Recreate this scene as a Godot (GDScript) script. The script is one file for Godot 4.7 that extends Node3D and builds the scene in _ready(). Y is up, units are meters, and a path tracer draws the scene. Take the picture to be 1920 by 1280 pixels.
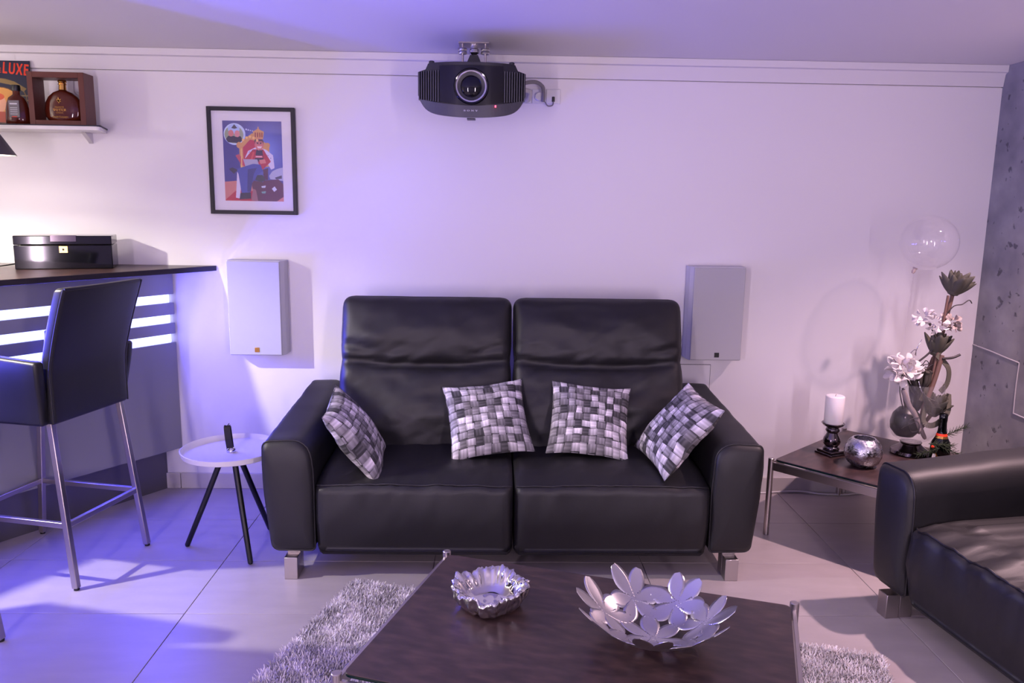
extends Node3D

var used := {}
var sg := 1
var nz := FastNoiseLite.new()
var rng := RandomNumberGenerator.new()
var M := {}

# ------------------------------------------------------------------ scene tree helpers
func numbered(n: String) -> String:
	if used.has(n):
		used[n] += 1
		return "%s_%03d" % [n, used[n]]
	used[n] = 0
	return n

func tag(o: Node, label: String, category: String, group := "") -> void:
	o.set_meta("label", label)
	o.set_meta("category", category)
	if group != "":
		o.set_meta("group", group)

func thing(called: String, label: String, category: String, at := Vector3.ZERO, turn := 0.0, group := "") -> Node3D:
	var o := Node3D.new()
	o.name = numbered(called)
	add_child(o)
	o.position = at
	o.rotation.y = turn
	tag(o, label, category, group)
	return o

func struct(called: String) -> Node3D:
	var o := Node3D.new()
	o.name = called
	add_child(o)
	o.set_meta("kind", "structure")
	return o

func part(called: String, st: SurfaceTool, m: Material, parent: Node, label := "") -> MeshInstance3D:
	st.generate_normals()
	return meshpart(called, st.commit(), m, parent, Transform3D(), label)

func meshpart(called: String, mesh: Mesh, m: Material, parent: Node, xf := Transform3D(), label := "") -> MeshInstance3D:
	var o := MeshInstance3D.new()
	o.name = called
	o.mesh = mesh
	o.material_override = m
	parent.add_child(o, true)
	o.transform = xf
	if label != "":
		o.set_meta("label", label)
	return o

func single(called: String, st: SurfaceTool, m: Material, label: String, category: String, at := Vector3.ZERO, group := "") -> MeshInstance3D:
	st.generate_normals()
	var o := meshpart(numbered(called), st.commit(), m, self)
	o.position = at
	tag(o, label, category, group)
	return o

func built(st: SurfaceTool) -> ArrayMesh:
	st.generate_normals()
	return st.commit()

# ------------------------------------------------------------------ materials
func mat(called: String, col: Color, rough := 0.5, metal := 0.0) -> StandardMaterial3D:
	var m := StandardMaterial3D.new()
	m.resource_name = called
	m.albedo_color = col
	m.roughness = rough
	m.metallic = metal
	M[called] = m
	return m

func noise_tex(freq: float, ramp: Array, w := 512, octaves := 4, sd := 1) -> NoiseTexture2D:
	var n := FastNoiseLite.new()
	n.noise_type = FastNoiseLite.TYPE_SIMPLEX_SMOOTH
	n.frequency = freq
	n.fractal_octaves = octaves
	n.seed = sd
	var t := NoiseTexture2D.new()
	t.width = w
	t.height = w
	t.seamless = true
	t.noise = n
	if ramp.size():
		var g := Gradient.new()
		g.offsets = PackedFloat32Array(ramp[0])
		g.colors = PackedColorArray(ramp[1])
		t.color_ramp = g
	return t

func grey(v: float) -> Color:
	return Color(v, v, v)

func glow(called: String, col: Color, energy: float) -> StandardMaterial3D:
	var m := mat(called, Color(0.8, 0.8, 0.8), 0.6)
	m.emission_enabled = true
	m.emission = col
	m.emission_energy_multiplier = energy
	return m

func bump(m: StandardMaterial3D, tex: Texture2D, cm: float, scale: float) -> void:
	m.heightmap_enabled = true
	m.heightmap_texture = tex
	m.heightmap_scale = cm
	m.uv1_triplanar = true
	m.uv1_scale = Vector3.ONE * scale

# ------------------------------------------------------------------ mesh helpers (triangles counter-clockwise in here, turned for the engine on output)
func ST() -> SurfaceTool:
	var s := SurfaceTool.new()
	s.begin(Mesh.PRIMITIVE_TRIANGLES)
	return s

func emit(s: SurfaceTool, t: PackedVector3Array, groups: PackedInt32Array, fix := true) -> void:
	var flip := false
	if fix:
		var c := Vector3.ZERO
		for v in t:
			c += v
		c /= float(t.size())
		var vol := 0.0
		for i in range(0, t.size(), 3):
			vol += (t[i] - c).dot((t[i + 1] - c).cross(t[i + 2] - c))
		flip = vol < 0.0
	for i in range(0, t.size(), 3):
		s.set_smooth_group(groups[i / 3])
		s.add_vertex(t[i])
		if flip:
			s.add_vertex(t[i + 1])
			s.add_vertex(t[i + 2])
		else:
			s.add_vertex(t[i + 2])
			s.add_vertex(t[i + 1])

func loft(s: SurfaceTool, rings: Array, sharp_caps := true, closed := false) -> void:
	var t := PackedVector3Array()
	var g := PackedInt32Array()
	sg += 1
	var nr := rings.size()
	var last := nr if closed else nr - 1
	for k in last:
		var a: PackedVector3Array = rings[k]
		var b: PackedVector3Array = rings[(k + 1) % nr]
		var n := a.size()
		for i in n:
			var j := (i + 1) % n
			t.append_array([a[i], a[j], b[j], a[i], b[j], b[i]])
			g.append_array([sg, sg])
	if not closed:
		for e in [0, nr - 1]:
			if sharp_caps:
				sg += 1
			var r: PackedVector3Array = rings[e]
			var c := Vector3.ZERO
			for v in r:
				c += v
			c /= float(r.size())
			for i in r.size():
				var j := (i + 1) % r.size()
				if e == 0:
					t.append_array([c, r[j], r[i]])
				else:
					t.append_array([c, r[i], r[j]])
				g.append(sg)
	sg += 1
	emit(s, t, g)

func coords(h: float, r: float, seg: int, div: int) -> Array:
	var a := []
	for k in seg:
		a.append(-h + r * float(k) / seg)
	for k in div + 1:
		a.append(lerpf(-h + r, h - r, float(k) / div))
	for k in seg:
		a.append(h - r + r * float(k + 1) / seg)
	return a

func rbox(s: SurfaceTool, center: Vector3, size: Vector3, r := 0.004, seg := 2, div := Vector3i.ONE, deform = null, basis := Basis()) -> void:
	var h := size / 2.0
	r = minf(r, minf(h.x, minf(h.y, h.z)) * 0.999)
	var inner := h - Vector3.ONE * r
	sg += 10
	var base_group := sg
	sg += 10
	var ax := [coords(h.x, r, seg, div.x), coords(h.y, r, seg, div.y), coords(h.z, r, seg, div.z)]
	var t := PackedVector3Array()
	var g := PackedInt32Array()
	sg += 1
	for k in 3:
		var i := (k + 1) % 3
		var j := (k + 2) % 3
		for sgn in [1.0, -1.0]:
			var pts := []
			for ci in ax[i]:
				var row := PackedVector3Array()
				for cj in ax[j]:
					var p := Vector3.ZERO
					p[k] = h[k] * sgn
					p[i] = ci
					p[j] = cj
					var q := p.clamp(-inner, inner)
					var v: Vector3 = q + (p - q).normalized() * r
					if deform != null:
						v = deform.call(v)
					row.append(center + basis * v)
				pts.append(row)
			for a in pts.size() - 1:
				for b in pts[a].size() - 1:
					var p0: Vector3 = pts[a][b]
					var p1: Vector3 = pts[a + 1][b]
					var p2: Vector3 = pts[a + 1][b + 1]
					var p3: Vector3 = pts[a][b + 1]
					if sgn > 0:
						t.append_array([p0, p1, p2, p0, p2, p3])
					else:
						t.append_array([p0, p2, p1, p0, p3, p2])
					var flat: bool = deform == null and a >= seg and a < seg + div[i] and b >= seg and b < seg + div[j]
					var own := base_group + 1 + k * 2 + (0 if sgn > 0 else 1)
					g.append(own if flat else base_group)
					g.append(own if flat else base_group)
	sg += 1
	emit(s, t, g)

func box(s: SurfaceTool, lo: Vector3, hi: Vector3, r := 0.002) -> void:
	rbox(s, (lo + hi) / 2.0, hi - lo, r, 1)

func lathe(s: SurfaceTool, prof: Array, n := 32, xf := Transform3D(), limit := 35.0) -> void:
	var t := PackedVector3Array()
	var g := PackedInt32Array()
	sg += 1
	for k in prof.size() - 1:
		var a: Vector2 = prof[k]
		var b: Vector2 = prof[k + 1]
		if k > 0:
			var d0: Vector2 = a - prof[k - 1]
			if rad_to_deg(absf(d0.angle_to(b - a))) > limit:
				sg += 1
		for i in n:
			var t0 := TAU * i / n
			var t1 := TAU * (i + 1) / n
			var p0 := xf * Vector3(a.x * cos(t0), a.y, -a.x * sin(t0))
			var p1 := xf * Vector3(a.x * cos(t1), a.y, -a.x * sin(t1))
			var p2 := xf * Vector3(b.x * cos(t1), b.y, -b.x * sin(t1))
			var p3 := xf * Vector3(b.x * cos(t0), b.y, -b.x * sin(t0))
			if a.x > 1e-6:
				t.append_array([p0, p1, p2])
				g.append(sg)
			if b.x > 1e-6:
				t.append_array([p0, p2, p3])
				g.append(sg)
	sg += 1
	emit(s, t, g)

func tube(s: SurfaceTool, pts: Array, rad, n := 8, closed := false) -> void:
	var rings := []
	var up := Vector3.UP
	var cnt := pts.size()
	for i in cnt:
		var a: Vector3 = pts[(i - 1 + cnt) % cnt] if (closed or i > 0) else pts[i]
		var b: Vector3 = pts[(i + 1) % cnt] if (closed or i < cnt - 1) else pts[i]
		var d := (b - a).normalized()
		if i == 0:
			up = Vector3.UP if absf(d.y) < 0.9 else Vector3.RIGHT
		up = (up - d * up.dot(d)).normalized()
		var side := d.cross(up)
		var r: float = rad[i] if rad is Array else rad
		var ring := PackedVector3Array()
		for k in n:
			var th := TAU * k / n
			ring.append(pts[i] + (up * cos(th) + side * sin(th)) * r)
		rings.append(ring)
	loft(s, rings, true, closed)

func bar(s: SurfaceTool, a: Vector3, b: Vector3, w: float, h := -1.0, hint := Vector3.UP) -> void:
	# square section bar from a to b
	if h < 0:
		h = w
	var d := (b - a).normalized()
	var side := d.cross(hint).normalized()
	var up := side.cross(d)
	rbox(s, (a + b) / 2.0, Vector3(w, h, a.distance_to(b)), minf(w, h) * 0.12, 1, Vector3i.ONE, null, Basis(side, up, -d))

func smooth_path(pts: Array, n := 8) -> Array:
	var out := []
	for i in pts.size() - 1:
		var p0: Vector3 = pts[maxi(i - 1, 0)]
		var p1: Vector3 = pts[i]
		var p2: Vector3 = pts[i + 1]
		var p3: Vector3 = pts[mini(i + 2, pts.size() - 1)]
		for k in n:
			var t := float(k) / n
			out.append(p1.cubic_interpolate(p2, p0, p3, t))
	out.append(pts[-1])
	return out

func rounded_poly(corners: Array, seg := 4) -> PackedVector2Array:
	# corners: [x, y, radius]
	var out := PackedVector2Array()
	var n := corners.size()
	for i in n:
		var p := Vector2(corners[i][0], corners[i][1])
		var a := Vector2(corners[(i - 1 + n) % n][0], corners[(i - 1 + n) % n][1])
		var b := Vector2(corners[(i + 1) % n][0], corners[(i + 1) % n][1])
		var r: float = corners[i][2]
		if r <= 0.0:
			out.append(p)
			continue
		var pa := p + (a - p).normalized() * r
		var pb := p + (b - p).normalized() * r
		for k in seg + 1:
			var t := float(k) / seg
			out.append(pa.lerp(p, t).lerp(p.lerp(pb, t), t))
	return out

func prism(s: SurfaceTool, poly: PackedVector2Array, xf: Transform3D, depth: float, bevel := 0.002) -> void:
	# polygon in the xy plane of xf, reaching from z = 0 to z = depth
	var c := Vector2.ZERO
	for p in poly:
		c += p
	c /= float(poly.size())
	var ext := 0.0
	for p in poly:
		ext = maxf(ext, p.distance_to(c))
	var k := 1.0 - bevel / ext
	var rings := []
	for st in [[0.0, k], [bevel, 1.0], [depth - bevel, 1.0], [depth, k]]:
		var ring := PackedVector3Array()
		for p in poly:
			var q: Vector2 = c + (p - c) * st[1]
			ring.append(xf * Vector3(q.x, q.y, st[0]))
		rings.append(ring)
	flat_loft(s, rings)

func flat_loft(s: SurfaceTool, rings: Array) -> void:
	var t := PackedVector3Array()
	var g := PackedInt32Array()
	for k in rings.size() - 1:
		var a: PackedVector3Array = rings[k]
		var b: PackedVector3Array = rings[k + 1]
		for i in a.size():
			var j := (i + 1) % a.size()
			sg += 1
			t.append_array([a[i], a[j], b[j], a[i], b[j], b[i]])
			g.append_array([sg, sg])
	for e in [0, rings.size() - 1]:
		var r: PackedVector3Array = rings[e]
		sg += 1
		var c := Vector3.ZERO
		for v in r:
			c += v
		c /= float(r.size())
		for i in r.size():
			var j := (i + 1) % r.size()
			if e == 0:
				t.append_array([c, r[j], r[i]])
			else:
				t.append_array([c, r[i], r[j]])
			g.append(sg)
	sg += 1
	emit(s, t, g)

func sheet(fn: Callable, nu: int, nv: int) -> ArrayMesh:
	# open grid with texture coordinates; du x dv points outwards
	var s := ST()
	s.set_smooth_group(0)
	for a in nu:
		for b in nv:
			var q := [[a, b], [a, b + 1], [a + 1, b + 1], [a, b], [a + 1, b + 1], [a + 1, b]]
			for c in q:
				var u := float(c[0]) / nu
				var v := float(c[1]) / nv
				s.set_uv(Vector2(u, 1.0 - v))
				s.add_vertex(fn.call(u, v))
	s.generate_normals()
	s.generate_tangents()
	return s.commit()

func lettering(parent: Node, called: String, words: String, height: float, xf: Transform3D, m: Material, bold := false, serif := false, stretch := 1.0) -> MeshInstance3D:
	var f := SystemFont.new()
	f.font_names = PackedStringArray(["Droid Serif" if serif else "Droid Sans"])
	if bold:
		f.font_weight = 700
	var t := TextMesh.new()
	t.font = f
	t.text = words
	t.font_size = 32
	t.pixel_size = height / 24.0
	t.depth = 0.0008
	var o := meshpart(called, t, m, parent, xf * Transform3D(Basis.from_scale(Vector3(stretch, 1, 1)), Vector3.ZERO))
	return o

func disc(c: Vector3, r: float, h: float) -> Array:
	return [Vector2(0, 0), Vector2(r - 0.001, 0), Vector2(r, 0.001), Vector2(r, h - 0.001), Vector2(r - 0.001, h), Vector2(0, h)]

func at(p: Vector3, turn := 0.0) -> Transform3D:
	return Transform3D(Basis(Vector3.UP, turn), p)

# ------------------------------------------------------------------ images
func fill_poly(im: Image, pts: Array, c: Color) -> void:
	var pv := PackedVector2Array()
	var lo := Vector2(1e9, 1e9)
	var hi := Vector2(-1e9, -1e9)
	for p in pts:
		var v := Vector2(p[0] * im.get_width(), p[1] * im.get_height())
		pv.append(v)
		lo = lo.min(v)
		hi = hi.max(v)
	for y in range(maxi(0, int(lo.y)), mini(im.get_height(), int(hi.y) + 1)):
		for x in range(maxi(0, int(lo.x)), mini(im.get_width(), int(hi.x) + 1)):
			if Geometry2D.is_point_in_polygon(Vector2(x + 0.5, y + 0.5), pv):
				im.set_pixel(x, y, c)

func fill_oval(im: Image, cx: float, cy: float, rx: float, ry: float, c: Color) -> void:
	var p := []
	for k in 28:
		p.append([cx + rx * cos(TAU * k / 28), cy + ry * sin(TAU * k / 28)])
	fill_poly(im, p, c)

func weave_texture(sd: int) -> ImageTexture:
	rng.seed = sd
	var n := 10
	var w := 480
	var im := Image.create(w, w, false, Image.FORMAT_RGB8)
	im.fill(grey(0.2))
	var c := float(w) / n
	for i in n:
		for j in n:
			var across := (i + j) % 2 == 0
			var tone := rng.randf_range(0.44, 0.93)
			if rng.randf() < 0.14:
				tone = 0.3
			var dx := rng.randf_range(-2.5, 2.5)
			var dy := rng.randf_range(-2.5, 2.5)
			var lw := c * (1.22 if across else 0.84)
			var lh := c * (0.84 if across else 1.22)
			var sl := rng.randf_range(-0.07, 0.07)
			for y in int(lh):
				for x in int(lw):
					var u := x / lw * 2.0 - 1.0
					var v := y / lh * 2.0 - 1.0
					var al := u if across else v
					var ac := v if across else u
					var px := int(i * c + c / 2 + dx + u * lw / 2 + (0.0 if across else sl * v * lh))
					var py := int(j * c + c / 2 + dy + v * lh / 2 + (sl * u * lw if across else 0.0))
					var k := tone * (1.0 - 0.45 * pow(absf(al), 3.0)) * (1.0 - 0.14 * ac) + 0.05 * sin(al * 9.0 + tone * 40.0)
					im.set_pixel(posmod(px, w), posmod(py, w), Color(k * 1.0, k * 0.97, k * 0.99))
	return ImageTexture.create_from_image(im)

# ------------------------------------------------------------------ the scene
func _ready() -> void:
	nz.seed = 7
	nz.noise_type = FastNoiseLite.TYPE_SIMPLEX_SMOOTH
	nz.frequency = 1.0
	rng.seed = 11

	# camera
	var cam := Camera3D.new()
	cam.name = "camera"
	add_child(cam)
	cam.fov = rad_to_deg(2.0 * atan(640.0 / 1496.0))
	cam.near = 0.05
	cam.far = 50.0
	cam.transform = Transform3D(Basis(Vector3.UP, -0.02474) * Basis(Vector3.RIGHT, -0.1701) * Basis(Vector3.BACK, 0.01579), Vector3(0, 1.527, 4.133))
	cam.current = true

	# sky is shut out: a closed basement room
	var env := Environment.new()
	env.background_mode = Environment.BG_COLOR
	env.background_color = Color(0, 0, 0)
	env.tonemap_mode = Environment.TONE_MAPPER_LINEAR
	env.tonemap_exposure = 1.2
	env.sdfgi_enabled = true
	env.ssao_enabled = true
	env.ssil_enabled = true
	var we := WorldEnvironment.new()
	we.name = "environment"
	we.environment = env
	add_child(we)

	materials()
	room()
	lamps()
	bar_counter()
	stools()
	sofa()
	armchair()
	speakers()
	picture()
	projector()
	tray_table()
	coffee_table()
	rug()
	end_table()
	flowers()
	shelf()
	small_fittings()

# light levels, all in one place
const WARM := Color(1.0, 0.83, 0.86)
const WHITE := Color(1.0, 0.96, 0.92)
const BLUE := Color(0.31, 0.30, 1.0)
const VIOLET := Color(0.96, 0.86, 0.95)
const L_P1 := 0.05
const L_P2 := 4.2
const L_R1 := 6.6
const L_G := 0.4
const L_LED := 3.2
const L_F := 4.8

func materials() -> void:
	var m := mat("wall_paint", Color(0.89, 0.88, 0.88), 0.45)
	m = mat("ceiling_paint", Color(0.88, 0.87, 0.87), 0.7)
	m = mat("crown_paint", Color(0.86, 0.85, 0.85), 0.5)
	m = mat("screen_wall", Color(0.30, 0.29, 0.31), 0.8)
	m = mat("gap_shade_black", Color(0.05, 0.05, 0.05), 0.9)
	m = mat("tile", Color(1, 1, 1), 0.38)
	m.albedo_texture = noise_tex(0.012, [[0.0, 0.5, 1.0], [Color(0.635, 0.60, 0.60), Color(0.655, 0.62, 0.62), Color(0.675, 0.64, 0.64)]], 512, 5, 3)
	m.uv1_triplanar = true
	m.uv1_world_triplanar = true
	m.uv1_scale = Vector3(0.5, 0.5, 1.5)
	m = mat("grout", Color(0.36, 0.35, 0.35), 0.9)
	m = mat("base_tile", Color(0.74, 0.72, 0.71), 0.4)
	# concrete: mottled grey with dark blow holes
	m = mat("concrete", Color(1, 1, 1), 0.75)
	m.albedo_texture = noise_tex(0.008, [[0.0, 0.5, 1.0], [Color(0.46, 0.46, 0.48), Color(0.53, 0.53, 0.54), Color(0.61, 0.61, 0.61)]], 512, 5, 9)
	m.uv1_triplanar = true
	m.uv1_world_triplanar = true
	m.uv1_scale = Vector3(0.9, 0.9, 0.9)
	m.detail_enabled = true
	m.detail_blend_mode = BaseMaterial3D.BLEND_MODE_MUL
	m.detail_albedo = noise_tex(0.022, [[0.0, 0.16, 0.22, 1.0], [Color(0.62, 0.62, 0.64), Color(0.72, 0.72, 0.74), Color(1, 1, 1), Color(1, 1, 1)]], 512, 4, 21)
	m.heightmap_enabled = true
	m.heightmap_texture = noise_tex(0.022, [[0.0, 0.16, 0.22, 1.0], [grey(0.3), grey(0.5), grey(0.95), grey(1.0)]], 512, 4, 21)
	m.heightmap_scale = 0.3
	m = mat("concrete_ridge", Color(0.66, 0.65, 0.66), 0.8)
	# black leather
	m = mat("leather", Color(0.092, 0.088, 0.096), 0.52)
	bump(m, noise_tex(0.05, [], 512, 3, 5), 0.02, 9.0)
	m = mat("leather_piping", Color(0.10, 0.095, 0.105), 0.42)
	m = mat("stool_leather", Color(0.085, 0.083, 0.087), 0.44)
	bump(m, noise_tex(0.05, [], 512, 3, 6), 0.02, 9.0)
	m = mat("brushed_steel", Color(0.72, 0.69, 0.68), 0.32, 1.0)
	m = mat("chrome", Color(0.86, 0.85, 0.85), 0.06, 1.0)
	m = mat("satin_silver", Color(0.80, 0.79, 0.80), 0.28, 1.0)
	m = mat("smoked_chrome", Color(0.42, 0.39, 0.40), 0.08, 1.0)
	m = mat("cabinet_grey", Color(0.54, 0.54, 0.55), 0.3)
	m = mat("plinth_metal", Color(0.46, 0.45, 0.46), 0.38, 0.75)
	# dark stained board of counter and tables
	var grain := noise_tex(0.012, [[0.0, 0.45, 0.7, 1.0], [Color(0.17, 0.125, 0.125), Color(0.225, 0.17, 0.165), Color(0.27, 0.20, 0.19), Color(0.31, 0.235, 0.22)]], 512, 5, 13)
	m = mat("dark_board", Color(1, 1, 1), 0.36)
	m.albedo_texture = grain
	m.uv1_triplanar = true
	m.uv1_scale = Vector3(1.2, 1.2, 3.5)
	m = mat("counter_board", Color(1.0, 0.92, 0.85), 0.34)
	m.albedo_texture = grain
	m.uv1_triplanar = true
	m.uv1_scale = Vector3(3.0, 3.0, 1.0)
	m = mat("counter_edge", Color(0.12, 0.09, 0.10), 0.45)
	m = mat("green_glass_edge", Color(0.02, 0.13, 0.11), 0.12)
	m = mat("white_plastic", Color(0.86, 0.86, 0.86), 0.35)
	m = mat("white_enamel", Color(0.90, 0.89, 0.88), 0.4)
	m = mat("black_enamel", Color(0.05, 0.05, 0.06), 0.4)
	m = mat("black_lacquer", Color(0.018, 0.017, 0.022), 0.06)
	m = mat("black_frame", Color(0.055, 0.05, 0.065), 0.45)
	m = mat("paper_mat", Color(0.90, 0.89, 0.90), 0.8)
	m = mat("speaker_cloth", Color(0.70, 0.70, 0.71), 0.9)
	bump(m, noise_tex(0.3, [], 256, 1, 8), 0.02, 12.0)
	m = mat("speaker_body", Color(0.78, 0.78, 0.79), 0.5)
	m = mat("gold", Color(0.86, 0.66, 0.36), 0.22, 1.0)
	m = mat("projector_black", Color(0.12, 0.12, 0.14), 0.38)
	m = mat("projector_gloss", Color(0.045, 0.043, 0.05), 0.08)
	m = mat("projector_grey", Color(0.27, 0.27, 0.29), 0.42)
	m = mat("lens_glass", Color(0.02, 0.02, 0.04), 0.03)
	m = mat("cable_grey", Color(0.50, 0.49, 0.50), 0.55)
	m = mat("cable_white", Color(0.78, 0.77, 0.77), 0.5)
	m = mat("print_white", Color(0.80, 0.80, 0.82), 0.5)
	m = mat("shade_grey", Color(0.26, 0.24, 0.27), 0.5)
	m = mat("shade_white", Color(0.88, 0.86, 0.82), 0.6)
	m = mat("box_wood", Color(0.36, 0.17, 0.13), 0.4)
	bump(m, noise_tex(0.02, [], 256, 3, 15), 0.02, 5.0)
	m = mat("cognac", Color(0.30, 0.10, 0.05), 0.07)
	m = mat("dark_bottle", Color(0.012, 0.014, 0.018), 0.06)
	m = mat("orange_red", Color(0.86, 0.22, 0.08), 0.5)
	m = mat("label_grey", Color(0.42, 0.40, 0.42), 0.4)
	m = mat("navy", Color(0.05, 0.06, 0.16), 0.5)
	m = mat("wax", Color(0.90, 0.88, 0.88), 0.5)
	m.subsurf_scatter_enabled = true
	m.subsurf_scatter_strength = 0.15
	m = mat("crackle_silver", Color(0.80, 0.80, 0.83), 1.0, 1.0)
	m.roughness_texture = noise_tex(0.03, [[0.0, 0.45, 0.6, 1.0], [grey(0.12), grey(0.18), grey(0.42), grey(0.5)]], 256, 4, 33)
	bump(m, noise_tex(0.06, [], 256, 3, 34), 0.15, 6.0)
	m = mat("artichoke_leaf", Color(0.31, 0.30, 0.255), 0.65)
	m = mat("dried_leaf", Color(0.22, 0.20, 0.175), 0.7)
	m = mat("stem_brown", Color(0.40, 0.30, 0.26), 0.7)
	m = mat("petal_white", Color(0.86, 0.83, 0.82), 0.6)
	m.backlight_enabled = true
	m.backlight = Color(0.3, 0.28, 0.28)
	m = mat("petal_dry", Color(0.66, 0.60, 0.58), 0.7)
	m = mat("driftwood", Color(0.56, 0.51, 0.50), 0.8)
	m = mat("dark_stone", Color(0.10, 0.09, 0.09), 0.4)
	m = mat("twig_dark", Color(0.17, 0.15, 0.16), 0.5)
	m = mat("fir_green", Color(0.14, 0.20, 0.09), 0.6)
	m = mat("leather_strap", Color(0.08, 0.065, 0.065), 0.55)
	m = mat("rug_back", Color(0.42, 0.40, 0.41), 0.95)
	m = mat("rug_pile", Color(1, 1, 1), 0.9)
	m.vertex_color_use_as_albedo = true
	for g in [["clear_balloon", 0.035], ["clear_glass", 0.03], ["picture_glass", 0.02]]:
		m = mat(g[0], Color(0.9, 0.88, 0.9, g[1]), 0.02)
		m.transparency = BaseMaterial3D.TRANSPARENCY_ALPHA
		m.metallic_specular = 0.42 if g[0] == "clear_glass" else 0.5
	# things that give off light
	glow("strip_light", Color(0.62, 0.66, 1.0), 3.0)
	glow("added_fill_light", Color(0.98, 0.855, 1.0), 2.0)
	glow("bulb_light", Color(1.0, 0.86, 0.76), 4.0)
	glow("signal_red", Color(1.0, 0.06, 0.08), 3.0)

# ------------------------------------------------------------------ room
const XL := -3.6
const XR := 2.56
const ZB := 5.3
const HC := 2.25

func room() -> void:
	# floor: large 90 x 45 cm tiles over dark joints
	var f := struct("floor")
	var s := ST()
	box(s, Vector3(XL - 0.1, -0.12, -0.1), Vector3(XR + 0.1, -0.004, ZB + 0.1), 0.001)
	part("joint_bed", s, M.grout, f)
	s = ST()
	rbox(s, Vector3(0, -0.005, 0), Vector3(0.8975, 0.01, 0.4475), 0.0015, 1)
	var tm := built(s)
	var x0 := -1.140 + 0.45 - 0.9 * 3
	for i in 7:
		for j in 13:
			var x := x0 + 0.9 * i
			var z := 0.4386 - 0.225 + 0.45 * (j - 0)
			if z > ZB:
				continue
			meshpart("tile", tm, M.tile, f, Transform3D(Basis(), Vector3(x, 0, z)))
	s = ST()
	box(s, Vector3(XL - 0.1, HC, -0.1), Vector3(XR + 0.1, HC + 0.15, ZB + 0.1), 0.001)
	part("slab", s, M.ceiling_paint, struct("ceiling"))
	# back wall panel, stopping just under the crown moulding
	var w := struct("wall_back")
	s = ST()
	box(s, Vector3(XL - 0.1, -0.1, -0.15), Vector3(XR + 0.1, 2.145, 0.0), 0.001)
	box(s, Vector3(XL - 0.1, 2.14, -0.15), Vector3(XR + 0.1, HC + 0.1, -0.012), 0.001)
	part("panel", s, M.wall_paint, w)
	var tr := struct("trim_1")
	s = ST()
	var prof := rounded_poly([[-0.05, 2.1485, 0.0], [0.006, 2.1485, 0.001], [0.018, 2.214, 0.004], [0.036, 2.216, 0.004], [0.038, 2.249, 0.001], [-0.05, 2.249, 0.0]], 3)
	var rings := []
	for x in [XL, XR - 0.001]:
		var r := PackedVector3Array()
		for p in prof:
			r.append(Vector3(x, p.y, p.x))
		rings.append(r)
	flat_loft(s, rings)
	part("moulding", s, M.crown_paint, tr)
	for a in [["wall_left", Vector3(XL - 0.15, -0.1, -0.15), Vector3(XL, HC + 0.1, ZB + 0.15), "wall_paint"], ["wall_front", Vector3(XL - 0.15, -0.1, ZB), Vector3(XR + 0.15, HC + 0.1, ZB + 0.15), "wall_paint"]]:
		s = ST()
		box(s, a[1], a[2], 0.001)
		part("panel", s, M[a[3]], struct(a[0]))
	# bare concrete side wall with raised formwork seams
	var cw := struct("wall_right")
	s = ST()
	box(s, Vector3(XR, -0.1, -0.15), Vector3(XR + 0.2, HC + 0.1, ZB + 0.15), 0.001)
	part("concrete_slab", s, M.concrete, cw)
	for path in [[Vector3(XR, 0.829, 0.0), Vector3(XR, 0.822, 0.15), Vector3(XR, 0.812, 0.28), Vector3(XR, 0.806, 0.385)], [Vector3(XR, 0.806, 0.385), Vector3(XR, 0.68, 0.383), Vector3(XR, 0.554, 0.388)], [Vector3(XR, 0.554, 0.388), Vector3(XR, 0.549, 0.8), Vector3(XR, 0.55, 1.6)]]:
		s = ST()
		tube(s, smooth_path(path, 6), 0.004, 6)
		part("formwork_seam", s, M.concrete_ridge, cw)
	# tiled skirting
	var bb := struct("baseboard_back")
	s = ST()
	rbox(s, Vector3(0, 0.0425, 0.006), Vector3(0.897, 0.085, 0.012), 0.003, 2)
	var bm := built(s)
	for i in 7:
		var x := -1.66 - 1.35 + 0.9 * i
		if x < XR - 0.45:
			meshpart("skirting_tile", bm, M.base_tile, bb, Transform3D(Basis(), Vector3(x, 0, 0)))
	s = ST()
	rbox(s, Vector3(2.25, 0.0425, 0.006), Vector3(0.617, 0.085, 0.012), 0.003, 2)
	part("skirting_tile", s, M.base_tile, bb)

# ------------------------------------------------------------------ lamps outside and at the edge of the frame
func spot(parent: Node3D, at_: Vector3, energy: float, angle: float, size: float, col: Color) -> void:
	var l := SpotLight3D.new()
	l.name = "lamp_beam"
	l.light_color = col
	l.light_energy = energy
	l.spot_range = 12.0
	l.spot_attenuation = 2.0
	l.spot_angle = angle
	l.spot_angle_attenuation = 1.0
	l.light_size = size
	l.shadow_enabled = true
	parent.add_child(l, true)
	l.position = at_
	l.rotation.x = -PI / 2

func downlight(p: Vector3, energy: float, label: String) -> void:
	var t := thing("ceiling_downlight", label, "lamp", p, 0.0, "round ceiling downlights")
	var s := ST()
	lathe(s, [Vector2(0.034, -0.001), Vector2(0.046, -0.006), Vector2(0.048, -0.004), Vector2(0.048, 0.0), Vector2(0.034, 0.0), Vector2(0.034, -0.001)], 28)
	part("bezel", s, M.brushed_steel, t)
	s = ST()
	lathe(s, disc(Vector3.ZERO, 0.033, 0.003), 24, at(Vector3(0, -0.004, 0)))
	part("bulb", s, M.bulb_light, t)
	spot(t, Vector3(0, -0.012, 0), energy, 57.0, 0.03, WARM)

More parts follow.
